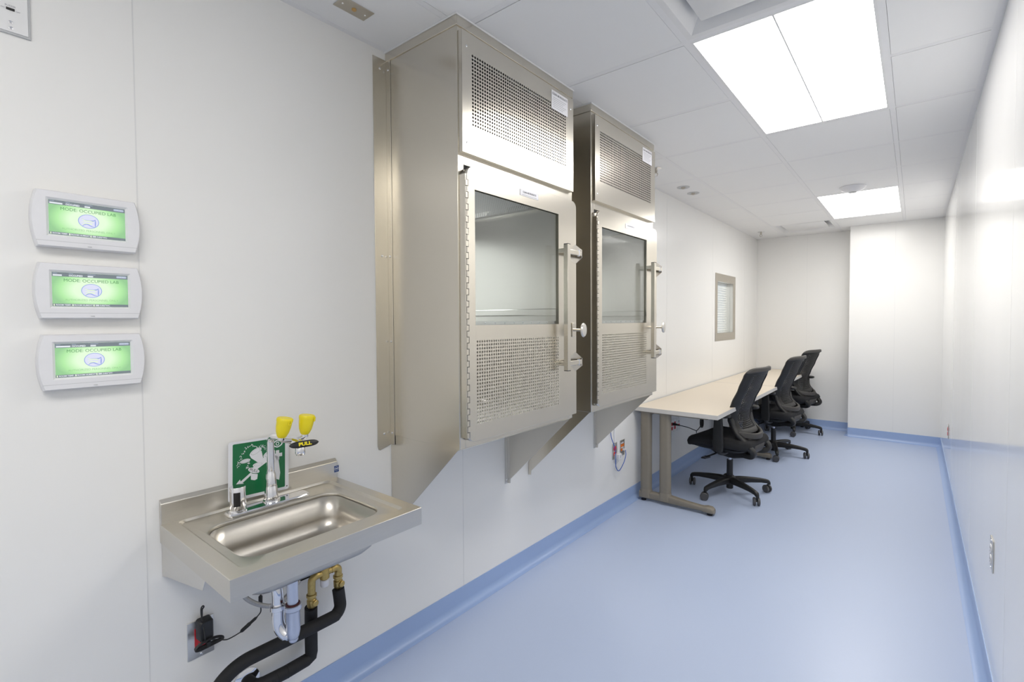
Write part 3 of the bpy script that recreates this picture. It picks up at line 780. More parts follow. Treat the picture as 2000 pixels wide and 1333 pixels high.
lathe(bm, (.108, .038, .205), (0, 0, -1), [(.0, 0), (.014, .002), (.0145, .012), (.013, .014)], 20); obj('head', bm, 'chrome', fa)
bm = NB(); lathe(bm, (.110, .037, .192), (0, 0, -1), [(.0125, 0), (.0140, .002), (.0146, .020), (.0120, .026), (.010, .0225)], 12); obj('aerator', bm, 'chrome', fa)
# handle: fat rounded bar facing the room
dv = Vector((.10, 1, -.02)).normalized(); c0 = Vector((.119, .045, .200)); nrm = Vector((.93, -.09, .28)); 
bm = NB(); N = 16; loops = []
upv = dv.cross(nrm).normalized()*-1; nrm = upv.cross(dv).normalized()
if nrm.x < 0: nrm = -nrm
if upv.z < 0: upv = -upv
for i in range(N+1):
    t = -1+2*i/N; k = math.sqrt(max(0.02, 1-abs(t)**3.2)); hh = .0105*k; dd = .0065*k
    c = c0 + dv*(t*.044)
    loops.append([c + upv*(hh*math.copysign(abs(math.sin(a))**.8, math.sin(a))) + nrm*(dd*math.copysign(abs(math.cos(a))**.8, math.cos(a))) for a in [2*pi*q/16 for q in range(16)]])
loft(bm, loops, True, True); hn = obj('pull_handle', bm, 'blackp', fa, ang=60)
text('handle_text', 'PULL', .0140, c0 + nrm*.0070 - upv*.0005, hn, 'yellow', xdir=dv, ydir=upv, bold=.0006, sx=1.25)
# yellow cups
for k, (cx, cy, cz, tilt) in enumerate(((.078, -.004, .226, (.10, .16, 1)), (.090, .062, .226, (.06, .12, 1)))):
    ax = Vector(tilt).normalized()
    bm = NB(); lathe(bm, (cx, cy, cz), ax, [(.0095, -.004), (.0135, .001), (.0185, .014), (.0212, .030), (.0222, .046), (.0222, .051)], 28)
    cu = obj('cup', bm, 'yellow', fa)
    bm = NB(); lathe(bm, (cx, cy, cz), ax, [(.0232, .0475), (.0234, .0545), (.0215, .0575), (.020, .0580), (.0198, .0572), (0, .0572)], 28)
    sd = (Vector((.9, .25, 0)) if k == 0 else Vector((.75, .75, 0))); sd = (sd-ax*sd.dot(ax)).normalized(); c = Vector((cx, cy, cz))+ax*.050+sd*.0240
    sv = ax.cross(sd)
    for q in (-1, 1): tube(bm, [c+sv*q*.0038+ax*.003, c+sv*q*.0032-ax*.010], .0016, 8)
    tube(bm, [c-sv*.0038-ax*.009, c+sv*.0038-ax*.009], .0019, 8)
    obj('dust_cap', bm, 'yellow', cu)
    bm = NB(); tube(bm, smooth_path([Vector((cx, cy, cz))+ax*.001, Vector((cx, cy, cz-.010)), Vector((.085, .030, .207))], 4), .0078, 12)
    lathe(bm, (cx, cy, cz-.004), ax, [(.0105, -.006), (.0105, .002)], 14); obj('cup_elbow', bm, 'chrome', fa)

# ------------------------------------------------------------ green eyewash sign
sg = empty('eyewash_sign', (.016, .686, .8015))
tag(sg, 'green and white emergency eyewash sign propped behind the faucet', 'sign')
# board in local (y,z) plane, then leaned back against the backsplash
W2, H2 = .0920, .1830
bd = empty('sign_tilt'); bpy.data.objects.remove(bd)
rotm = Matrix.Rotation(-.035, 4, 'Y') @ Matrix.Rotation(.0, 4, 'Z') @ Matrix.Rotation(-.035, 4, 'X')
def sgn(name, bm, m, par=None, **k):
    bm.transform(rotm); o = obj(name, bm, m, par or sg, **k); return o
bm = NB(); prism(bm, rrect(0, H2/2, W2, H2/2, .006, 4), 0, -.0005, .0010); bdo = sgn('board', bm, 'signw', smooth=False)
GW, GH = .0800, .166
bm = NB(); prism(bm, rrect(0, H2/2+.001, GW, GH/2, .004, 4), 0, .0010, .0014); sgn('green_field', bm, 'green', smooth=False)
X1 = .0014
def flat(name, pts, m, x=X1, t=.0003): b = NB(); prism(b, pts, 0, x, x+t); return sgn(name, b, m, smooth=False)
def loc(u, v): return (-GW+2*GW*u, H2/2+.001-GH/2+GH*v)       # u,v 0..1 inside the green field
def poly(pts): return [loc(*p) for p in pts]
# cross
cxu, cyv, a, b_ = .845, .66, .095, .034
q = 1
flat('cross', poly([(cxu-b_, cyv-a), (cxu+b_, cyv-a), (cxu+b_, cyv-b_), (cxu+a, cyv-b_), (cxu+a, cyv+b_), (cxu+b_, cyv+b_), (cxu+b_, cyv+a), (cxu-b_, cyv+a), (cxu-b_, cyv+b_), (cxu-a, cyv+b_), (cxu-a, cyv-b_), (cxu-b_, cyv-b_)]), 'signw')
# eye
bm = NB(); eo, ei = [], []
for i in range(24):
    a_ = 2*pi*i/24; k = abs(math.cos(a_))
    eo.append((.845+.105*math.cos(a_), .885+.075*math.sin(a_)*(1-.25*k))); ei.append((.845+.080*math.cos(a_), .885+.055*math.sin(a_)*(1-.35*k)))
loft(bm, [[(X1+.0002, *loc(*p)) for p in L] for L in (eo, ei)]); sgn('eye_outline', bm, 'signw', smooth=False)
bm = NB(); loft(bm, [[(X1+.0002, *loc(.845+r_*math.cos(2*pi*i/20), .885+r_*1.0*math.sin(2*pi*i/20))) for i in range(20)] for r_ in (.036, .022)]); sgn('eye_iris', bm, 'signw', smooth=False)
# arrow
flat('arrow', poly([(.05, .235), (.13, .325), (.145, .285), (.33, .42), (.36, .385), (.175, .25), (.205, .235)]), 'signw')
# drawn faucet
def ell(cu_, cv_, ru, rv, rot, n=20):
    return [loc(cu_ + ru*math.cos(t)*math.cos(rot)-rv*math.sin(t)*math.sin(rot), cv_ + ru*math.cos(t)*math.sin(rot)+rv*math.sin(t)*math.cos(rot)) for t in [2*pi*i/n for i in range(n)]]
flat('drawn_arm', poly([(.34, .485), (.42, .44), (.70, .60), (.78, .52), (.80, .20), (.88, .16), (.90, .30), (.86, .62), (.76, .70), (.60, .68)]), 'signw')
flat('drawn_handle', ell(.385, .445, .115, .048, -.42), 'signw', X1+.0003)
flat('drawn_nozzle', poly([(.33, .40), (.46, .36), (.45, .27), (.40, .255), (.33, .28)]), 'signw', X1+.0002)
flat('drawn_cup', poly([(.30, .76), (.335, .69), (.46, .585), (.53, .60), (.56, .66), (.53, .80)]), 'signw', X1+.0002)
flat('drawn_cup', poly([(.57, .65), (.61, .57), (.70, .50), (.77, .52), (.80, .66), (.79, .75)]), 'signw', X1+.0002)
flat('drawn_cup_rim', ell(.42, .80, .12, .055, .45), 'signw', X1+.0003)
flat('drawn_cup_rim', ell(.68, .715, .12, .060, .38), 'signw', X1+.0003)
flat('drawn_cap', ell(.225, .655, .095, .038, .10), 'signw', X1+.0003)
flat('drawn_cap', ell(.465, .545, .10, .040, .05), 'signw', X1+.0004)
for cu_, cv_, ru, rv, ro in ((.42, .80, .095, .042, .45), (.68, .715, .095, .046, .38), (.225, .655, .075, .026, .10), (.465, .545, .08, .027, .05)):
    bm = NB(); A1, A2 = ell(cu_, cv_, ru, rv, ro), ell(cu_, cv_, ru*.93, rv*.90, ro)
    loft(bm, [[(X1+.0009, *p) for p in A1], [(X1+.0009, *p) for p in A2]]); sgn('drawn_line', bm, 'signg', smooth=False)
tt = text('sign_text', 'PULL', .0125, (X1+.0008, *loc(.385, .445)), sg, 'ink', xdir=Vector((0, 1, -.42)).normalized(), ydir=Vector((0, .42, 1)).normalized()); tt.data.transform(rotm)
rnd = random.Random(3); bm = NB()
arcs = [[(.10, .56), (.12, .66), (.16, .78), (.24, .90), (.33, .95), (.44, .88), (.52, .80)], [(.50, .90), (.58, .88), (.64, .80), (.68, .76)], [(.30, .62), (.28, .56), (.26, .50)]]
for ar in arcs:
    for p0, p1 in zip(ar, ar[1:]):
        for i in range(8):
            t = i/8; cu_ = p0[0]+(p1[0]-p0[0])*t+rnd.uniform(-.028, .028); cv_ = p0[1]+(p1[1]-p0[1])*t+rnd.uniform(-.02, .02); aa = rnd.uniform(0, pi)
            e = .012; k = .004
            c_, s__ = math.cos(aa), math.sin(aa)
            prism(bm, [loc(cu_+x_*c_-y_*s__, cv_+x_*s__+y_*c_) for x_, y_ in ((-e, -k), (e, -k), (e, k), (-e, k))], 0, X1, X1+.0003)
sgn('water_drops', bm, 'signw', smooth=False)
bm = NB(); lathe(bm, (.001, .086, .0105), (1, 0, 0), [(.0022, 0), (.0022, .0008), (0, .001)], 10); sgn('hole', bm, 'ink')

# ------------------------------------------------------------ drain trap
tr = empty('drain_trap', (.245, .677, .40)); tag(tr, 'chrome bottle shaped drain trap hanging beneath the sink', 'drain pipe')
Z_ = .40
bm = NB(); cyl(bm, (0, 0, .650-Z_), (0, 0, .52-Z_), .0152, 24); lathe(bm, (0, 0, .651-Z_), (0, 0, -1), [(.032, 0), (.032, .006), (.022, .010), (.020, .03)], 24); obj('tailpiece', bm, 'satin', tr)
bm = NB(); lathe(bm, (0, 0, .440-Z_), (0, 0, 1), [(.0, -.014), (.009, -.013), (.016, -.004), (.0192, .012), (.0192, .072), (.0205, .074), (.0240, .078), (.0240, .090), (.022, .092), (.0165, .092)], 28)
obj('trap_body', bm, 'satin', tr)
bm = NB(); cyl(bm, (0, 0, .5322-Z_), (0, 0, .5345-Z_), .0195, 24); obj('washer', bm, 'redrub', tr)
bm = NB(); lathe(bm, (0, 0, .430-Z_), (0, 0, -1), [(.013, 0), (.013, .006), (.010, .010), (0, .011)], 12); obj('cleanout_plug', bm, 'satin', tr)
q0 = Vector((-.036, -.026, 0))
bm = NB(); tube(bm, smooth_path([(-.004, -.002, .435-Z_), (-.016, -.012, .440-Z_), (-.030, -.022, .456-Z_), (-.036, -.026, .480-Z_), (-.036, -.026, .520-Z_)], 6), [.008]*3+[.014]*3+[.0175]*19, 20); obj('trap_bend', bm, 'chrome', tr)
bm = NB(); lathe(bm, (q0.x, q0.y, .515-Z_), (0, 0, 1), [(.0205, 0), (.0225, .002), (.0225, .014), (.019, .017)], 20); obj('slip_nut', bm, 'chrome', tr)
bm = NB(); tube(bm, smooth_path([(q0.x, q0.y, .53-Z_), (q0.x, q0.y, .560-Z_), (q0.x-.006, q0.y-.002, .585-Z_), (q0.x-.026, q0.y-.008, .598-Z_), (q0.x-.055, q0.y-.016, .590-Z_), (q0.x-.10, q0.y-.03, .583-Z_), (-.252, -.09, .575-Z_)], 6), .0155, 20)
obj('outlet_arm', bm, 'chrome', tr)
bm = NB(); lathe(bm, (-.2545, -.092, .575-Z_), (1, .3, 0), [(.034, 0), (.033, .003), (.022, .010), (.018, .011)], 24); obj('wall_flange', bm, 'chrome', tr)

hs = empty('flexible_hose', (.16, .60, .55)); tag(hs, 'grey braided hose looping under the sink behind the drain trap', 'hose')
bm = NB(); tube(bm, smooth_path([(x_-.16, y_-.60, z_-.55) for x_, y_, z_ in ((.12, .572, .655), (.12, .578, .60), (.12, .596, .546), (.12, .634, .505), (.115, .683, .478), (.09, .735, .478), (.075, .78, .50))], 8), .0068, 12); obj('hose', bm, 'hose', hs)
bm = NB(); cyl(bm, (-.04, -.028, .100), (-.04, -.028, .118), .009, 8); obj('fitting', bm, 'brass', hs)

# ------------------------------------------------------------ brass mixing valve
vx, vy, vz = .075, .868, .492
mv = empty('mixing_valve', (vx, vy, vz)); tag(mv, 'brass mixing valve with two shutoff stops under the sink', 'valve')
bm = NB(); lathe(bm, (0, 0, -.022), (0, 0, 1), [(.013, 0), (.016, .003), (.016, .034), (.014, .038), (.012, .058)], 20)
cyl(bm, (0, -.030, 0), (0, .030, 0), .011, 16)
obj('valve_body', bm, 'brass', mv)
bm = NB(); lathe(bm, (0, 0, -.023), (0, 0, -1), [(.013, 0), (.0145, .002), (.0145, .020), (.012, .024), (0, .024)], 20); obj('adjusting_cap', bm, 'label', mv)
for s, zb in ((-1, -.085), (1, -.060)):
    yo = -.045 if s < 0 else .052
    bm = NB(); tube(bm, smooth_path([(0, s*.024, 0), (0, yo*.72, .001), (0, yo*.95, -.006), (-.002, yo, -.020), (-.004, yo, zb+.01)], 5), .0125, 18); el = obj('elbow', bm, 'brass', mv)
    bm = NB(); lathe(bm, (-.004, yo, zb+.018), (0, 0, -1), [(.013, -.012), (.0165, -.010), (.0165, -.002), (.0125, .001), (.0125, .006), (.0155, .009), (.0150, .030), (.011, .036)], 18)
    cyl(bm, (-.004, yo, zb), (.012, yo+.004, zb), .0105, 14); obj('shutoff_stop', bm, 'brass', mv)
    bm = NB(); lathe(bm, (.012, yo+.004, zb), (1, .2, 0), [(.011, 0), (.011, .004), (.008, .006), (.004, .005), (0, .006)], 16); obj('stop_screw', bm, 'brass', mv)
    obj('inlet_screen', bx(0, 0.0001, 0, .0001, 0, .0001), 'brass', mv, smooth=False) if False else None
pl_ = tag(obj('valve_shelf', bx(.004, .045, vy-.055, vy+.075, vz+.034, vz+.040), 'greyp', None, bevel=.003), 'flat grey plastic box lid behind the brass valve', 'junction box')
bm = NB(); prism(bm, rrect(vy-.03, vz+.010, .045, .030, .010, 4), 0, .003, .030); vb = tag(obj('valve_box', bm, 'dark', None), 'dark box on the wall behind the brass valve', 'junction box')

# ------------------------------------------------------------ insulated pipes
ip = empty('insulated_pipe', (.10, .92, .42)); tag(ip, 'black insulated pipe running left from the right valve stop, in front', 'pipe', 'black insulated water pipes under the sink')
O = Vector((.10, .92, .42))
P = [Vector(p)-O for p in ((.073, .919, .412), (.078, .921, .375), (.085, .918, .352), (.092, .900, .337), (.094, .87, .334), (.094, .66, .337), (.092, .600, .335), (.088, .560, .318), (.084, .530, .288), (.082, .510, .24), (.082, .505, .14), (.060, .505, .115), (.004, .505, .115))]
bm = NB(); tube(bm, smooth_path(P, 4), .0205, 20); obj('foam_sleeve', bm, 'black', ip)
bm = NB(); lathe(bm, (.002-O.x, .505-O.y, .115-O.z), (1, 0, 0), [(.038, 0), (.037, .003), (.026, .008), (.022, .009)], 24); obj('escutcheon', bm, 'chrome', ip)
ip2 = empty('insulated_pipe', (.06, .83, .38)); tag(ip2, 'black insulated pipe dropping from the left valve stop, elbow into a chrome wall flange', 'pipe', 'black insulated water pipes under the sink')
O = Vector((.06, .83, .38))
bm = NB(); tube(bm, [Vector(p)-O for p in ((.064, .824, .387), (.055, .828, .34), (.048, .831, .29), (.048, .831, .222), (.048, .829, .208), (.048, .815, .202), (.052, .74, .203), (.050, .675, .205), (.046, .655, .207), (.035, .645, .209), (.004, .641, .211))],
     [.0205]*12, 20); obj('foam_sleeve', bm, 'black', ip2)
bm = NB(); lathe(bm, (.002-O.x, .641-O.y, .211-O.z), (1, 0, 0), [(.040, 0), (.039, .003), (.028, .008), (.022, .009)], 28); obj('escutcheon', bm, 'chrome', ip2)
for yy in (.745, .712):
    bm = NB(); cyl(bm, (.0525-O.x, yy-O.y, .203-O.z), (.0525-O.x, yy+.001-O.y, .203-O.z), .0209, 20); obj('sleeve_joint', bm, 'blackp', ip2)

# ------------------------------------------------------------ wall plates
def plate(name, y, z, w_, h_, label, group=None, x=0, n=1, rot=0):
    p = empty(name, (x, y, z), rot); tag(p, label, 'wall outlet', group)
    obj('cover_plate', bx(0, .0035, -w_/2, w_/2, -h_/2, h_/2), 'steel2', p, bevel=.0015)
    for s in (-1, 1): screw(p, (.0035, 0, s*h_*.42), (1, 0, 0), .0035)
    return p
def duplex(p, y, m='red', square=False):
    o = None
    for s in (-1, 1):
        bm = NB()
        if square: box(bm, .0035, .006, y-.0165, y+.0165, (0 if s > 0 else -.033), (.033 if s > 0 else 0))
        else: prism(bm, rrect(y, s*.0195, .0165, .0145, .010, 4), 0, .0035, .006)
        o = obj('receptacle', bm, m, p, smooth=False)
        bm = NB(); zc = s*(.0165 if square else .0195)
        box(bm, .006, .0064, y-.008, y-.0062, zc-.002, zc+.006); box(bm, .006, .0064, y+.0062, y+.008, zc-.002, zc+.006)
        lathe(bm, (.006, y, zc-.008), (1, 0, 0), [(.0025, 0), (.0025, .0004), (0, .0004)], 10)
        obj('slot', bm, 'ink', o, smooth=False)
    return o
p1 = plate('power_outlet', .518, .4165, .070, .114, 'steel wall outlet with red socket below the sink')
duplex(p1, 0, 'red', True)
ad = empty('power_adapter', (.0068, .522, .450)); tag(ad, 'black power adapter plugged into the red outlet beneath the sink', 'power adapter')
bm = NB(); loft(bm, [[(x, y, z) for y, z in rrect(0, 0, .019-i, .031-i, .007, 4)] for x, i in ((0, .002), (.003, 0), (.030, .001), (.034, .004))], True, True); obj('body', bm, 'blackp', ad)
bm = NB(); tube(bm, smooth_path([(.018, -.008, .030), (.019, -.007, .045), (.018, -.006, .060), (.019, -.002, .067), (.017, -.004, .070), (.019, -.009, .064), (.022, -.009, .040), (.0375, -.008, .0), (.0375, -.006, -.03)], 6), .0021, 8); obj('twist_tie', bm, 'blackp', ad)
bm = NB(); rr = random.Random(2)
for k in range(5):
    pts = []
    for i in range(25):
        a_ = 2*pi*i/24; pts.append((.036+.005*math.sin(a_+k)+.0015*k, .004+(.034+.001*k)*math.cos(a_), -.036+(.0065+.0008*k)*math.sin(a_)-.002*math.cos(a_*2)*1.2))
    tube(bm, pts, .0019, 8)
box(bm, .030, .046, -.004, .006, -.042, -.029)
obj('coiled_cord', bm, 'blackp', ad)
bm = NB(); W0 = Vector((.0068, .522, .450))
pc = [(.03, .535, .412), (.020, .555, .398), (.018, .580, .3835), (.020, .598, .384), (.03, .615, .393)]
tube(bm, [Vector(p)-W0 for p in smooth_path(pc, 6)], .0018, 8)
c1, c2 = Vector((.03, .615, .393)), Vector((.055, .655, .432))
tube(bm, [c1-W0, c1.lerp(c2, .1)-W0, c1.lerp(c2, .55)-W0, c1.lerp(c2, .6)-W0, c1.lerp(c2, .9)-W0, c2-W0], [.002, .0055, .0058, .0045, .0045, .002], 10)
pc = [c2, (.060, .664, .446), (.063, .663, .468)]
tube(bm, [Vector(p)-W0 for p in smooth_path(pc, 6)], .0018, 8)
tube(bm, [Vector(p)-W0 for p in ((.063, .663, .468), (.064, .662, .472), (.066, .662, .498), (.067, .662, .503))], [.002, .0062, .0062, .002], 8)
tube(bm, [Vector(p)-W0 for p in smooth_path([(.067, .662, .503), (.07, .668, .54), (.08, .666, .60), (.085, .665, .635)], 5)], .0018, 8)
obj('cord', bm, 'blackp', ad)

# by the second cabinet: red outlet, network plate, adapter and blue cable
p2 = plate('power_outlet', 3.078, .429, .070, .114, 'wall plate with bright red socket near the steel cabinet bracket')
duplex(p2, 0, 'redb')
wa = empty('power_adapter', (.0068, 3.088, .392)); tag(wa, 'small white plug adapter below the bright red wall socket', 'power adapter')
bm = NB(); loft(bm, [[(x, y, z) for y, z in rrect(0, 0, .024-i, .022-i, .005, 3)] for x, i in ((0, .001), (.003, 0), (.034, .001), (.037, .004))], True, True); obj('body', bm, 'white', wa)
obj('port', bx(.037, .0375, -.005, .005, -.008, .010), 'greyp', wa, smooth=False)
bm = NB(); tube(bm, smooth_path([(.02, -.004, -.021), (.022, -.008, -.034), (.012, -.02, -.05), (.004, -.02, -.09), (.006, .0, -.105), (.005, .02, -.095), (.004, .012, -.08)], 5), .0016, 6); obj('cord', bm, 'greyp', wa)
bm = NB(); box(bm, .0, .008, 3.065, 3.078, .49, .62); tag(obj('cable_raceway', bm, 'white', None, bevel=.001), 'thin white cable cover rising behind the steel bracket', 'cable cover')
p3 = plate('network_outlet', 3.192, .431, .070, .114, 'steel data plate with orange jacks and plugged blue cable')
for (yy, zz, m_) in ((-.016, .018, 'orange'), (.012, .018, 'orange'), (-.016, -.012, 'orange'), (.012, -.012, 'greyp')):
    obj('jack', bx(.0035, .007, yy-.009, yy+.009, zz-.009, zz+.009), m_, p3, smooth=False)
for zz in (.035, .003): obj('label_strip', bx(.0035, .004, -.022, .018, zz-.004, zz+.004), 'label', p3, smooth=False)
cb = empty('network_cable', (.03, 3.11, .33)); tag(cb, 'blue network cable hanging in a loop from data plate', 'cable')
O = Vector((.03, 3.11, .33))
bm = NB(); tube(bm, [Vector(p)-O for p in smooth_path([(.007, 3.005, .60), (.012, 3.012, .54), (.020, 3.030, .49), (.030, 3.038, .44), (.034, 3.034, .39), (.03, 3.045, .33), (.03, 3.075, .294), (.03, 3.11, .296), (.032, 3.16, .335), (.034, 3.185, .38), (.030, 3.19, .408), (.024, 3.200, .416)], 6)], .0028, 8); obj('cord', bm, 'cable', cb)
bm = NB(); box(bm, .004-O.x, .026-O.x, 3.193-O.y, 3.207-O.y, .410-O.z, .423-O.z); obj('plug', bm, 'label', cb, bevel=.001)
# under the desk
p4 = plate('power_outlet', 4.155, .425, .150, .116, 'double steel wall outlet with dark red sockets under the desk')
for yy in (-.037, .025): duplex(p4, yy, 'red')
p5 = plate('network_outlet', 4.275, .425, .072, .116, 'narrow grey data plate under the desk beside red sockets')
for zz in (.02, -.012): obj('jack', bx(.0035, .007, -.010, .010, zz-.009, zz+.009), 'redb' if zz < 0 else 'greyp', p5, smooth=False)
bc = empty('desk_power_cord', (.05, 4.2, .45)); tag(bc, 'black power cord with looped bundle plugged in under the desk', 'power cord')
O = Vector((.05, 4.2, .45))
bm = NB(); tube(bm, [Vector(p)-O for p in ((.0075, 4.13, .444), (.022, 4.128, .444), (.040, 4.13, .443), (.075, 4.135, .438))], [.013, .012, .009, .003], 12); obj('plug', bm, 'blackp', bc)
bm = NB(); tube(bm, [Vector(p)-O for p in smooth_path([(.075, 4.135, .438), (.13, 4.16, .425), (.18, 4.19, .402), (.19, 4.20, .396)], 6)], .0035, 8)
for k in range(4):
    pts = [(.215+.004*k, 4.24+.022*math.cos(a_)*(1+.1*k), .468+.045*math.sin(a_)) for a_ in [2*pi*i/20 for i in range(21)]]
    tube(bm, [Vector(p)-O for p in pts], .0035, 8)
tube(bm, [Vector(p)-O for p in smooth_path([(.19, 4.20, .396), (.20, 4.22, .41), (.21, 4.235, .43)], 5)], .0035, 8)
tube(bm, [Vector(p)-O for p in ((.19, 4.20, .396), (.19, 4.20, .376))], .0035, 8)
tube(bm, [Vector(p)-O for p in ((.22, 4.24, .51), (.22, 4.24, .676))], .0035, 8)
obj('cord', bm, 'blackp', bc)
# right wall
p6 = plate('power_outlet', 2.390, .512, .076, .115, 'steel wall outlet low on the right wall, nearest the camera', 'outlets on the right wall', XR, rot=pi); duplex(p6, 0, 'white')
p7 = plate('power_outlet', 5.33, .42, .076, .115, 'red wall outlet low on the right wall, farthest from the camera', 'outlets on the right wall', XR, rot=pi); duplex(p7, 0, 'redb')

# ============================================================ DESKS
ZD = .710
def desk(y0, y1, label, legs):
    d = empty('desk', (0, y0, 0)); tag(d, label, 'desk', 'cream topped desks along the left wall')
    L = y1-y0
    obj('desktop', bx(.014, .628, .004, L-.0005, ZD-.004, ZD), 'desk', d, smooth=False)
    bm = NB(); holed_plane(bm, lambda u, v: (u, v, ZD-.030), .012, .630, .002, L, [])
    bm.free()
    bm = NB(); box(bm, .012, .630, .002, L, ZD-.030, ZD-.004); box(bm, .012, .014, .002, L, ZD-.004, ZD); box(bm, .628, .630, .002, L, ZD-.004, ZD); box(bm, .014, .628, .002, .004, ZD-.004, ZD)
    obj('edge_band', bm, 'deske', d, smooth=False)
    def leg(yc):
        lg = empty('leg', (0, yc, 0)); lg.parent = d
        for xc in (.090, .240):
            bm = NB(); loft(bm, [[(x, y, z) for x, y in rrect(xc, 0, .0425, .028, .026, 6)] for z in (.085, ZD-.034)], True, True); obj('post', bm, 'leg', lg)
            bm = NB(); loft(bm, [[(x, y, z) for x, y in rrect(xc, 0, .0455+i, .031+i, .028+i, 6)] for z, i in ((.030, .002), (.082, 0), (.088, -.002))], True, True); obj('post_collar', bm, 'leg', lg)
        # foot: long tapering cast beam
        bm = NB(); secs = [(.045, .056, .030, .030), (.165, .056, .024, .030), (.28, .058, .026, .032), (.40, .045, .024, .030), (.50, .037, .023, .030), (.540, .037, .024, .026)]
        lp = []
        for (x, h, hw, t) in secs:
            zb = .018 if x < .5 else .020
            lp.append([(x, y_, zb + z_) for y_, z_ in rrect(0, (h)/2, hw, h/2, min(.014, h*.4), 4)])
        loft(bm, lp, True, True); obj('foot', bm, 'leg', lg, ang=50)
        bm = NB(); lp = []
        for (x, h, hw) in ((.520, .040, .027), (.55, .046, .029), (.58, .044, .029), (.594, .034, .026), (.598, .028, .022)):
            lp.append([(x, y_, .016 + z_) for y_, z_ in rrect(0, h/2, hw, h/2, min(.014, h*.4), 4)])
        loft(bm, lp, True, True); obj('foot_cap', bm, 'leg', lg, ang=50)
        for xx in (.07, .565):
            bm = NB(); lathe(bm, (xx, 0, 0), (0, 0, 1), [(.019, 0), (.019, .008), (.012, .010), (.012, .022)], 20); obj('glide', bm, 'foot', lg)
        bm = NB(); box(bm, .045, .55, -.022, .022, ZD-.042, ZD-.031); obj('top_bracket', bm, 'leg', lg, smooth=False)
    for q in legs: leg(q)
    obj('back_rail', bx(.05, .07, .1, L-.1, ZD-.085, ZD-.031), 'leg', d, smooth=False)
    return d
desk(3.360, 5.180, 'cream topped desk with taupe C-shaped legs, the one nearest the camera', (.050, 1.765))
desk(5.185, 6.995, 'cream topped desk reaching the far wall, continuing the nearer desk', (1.755,))

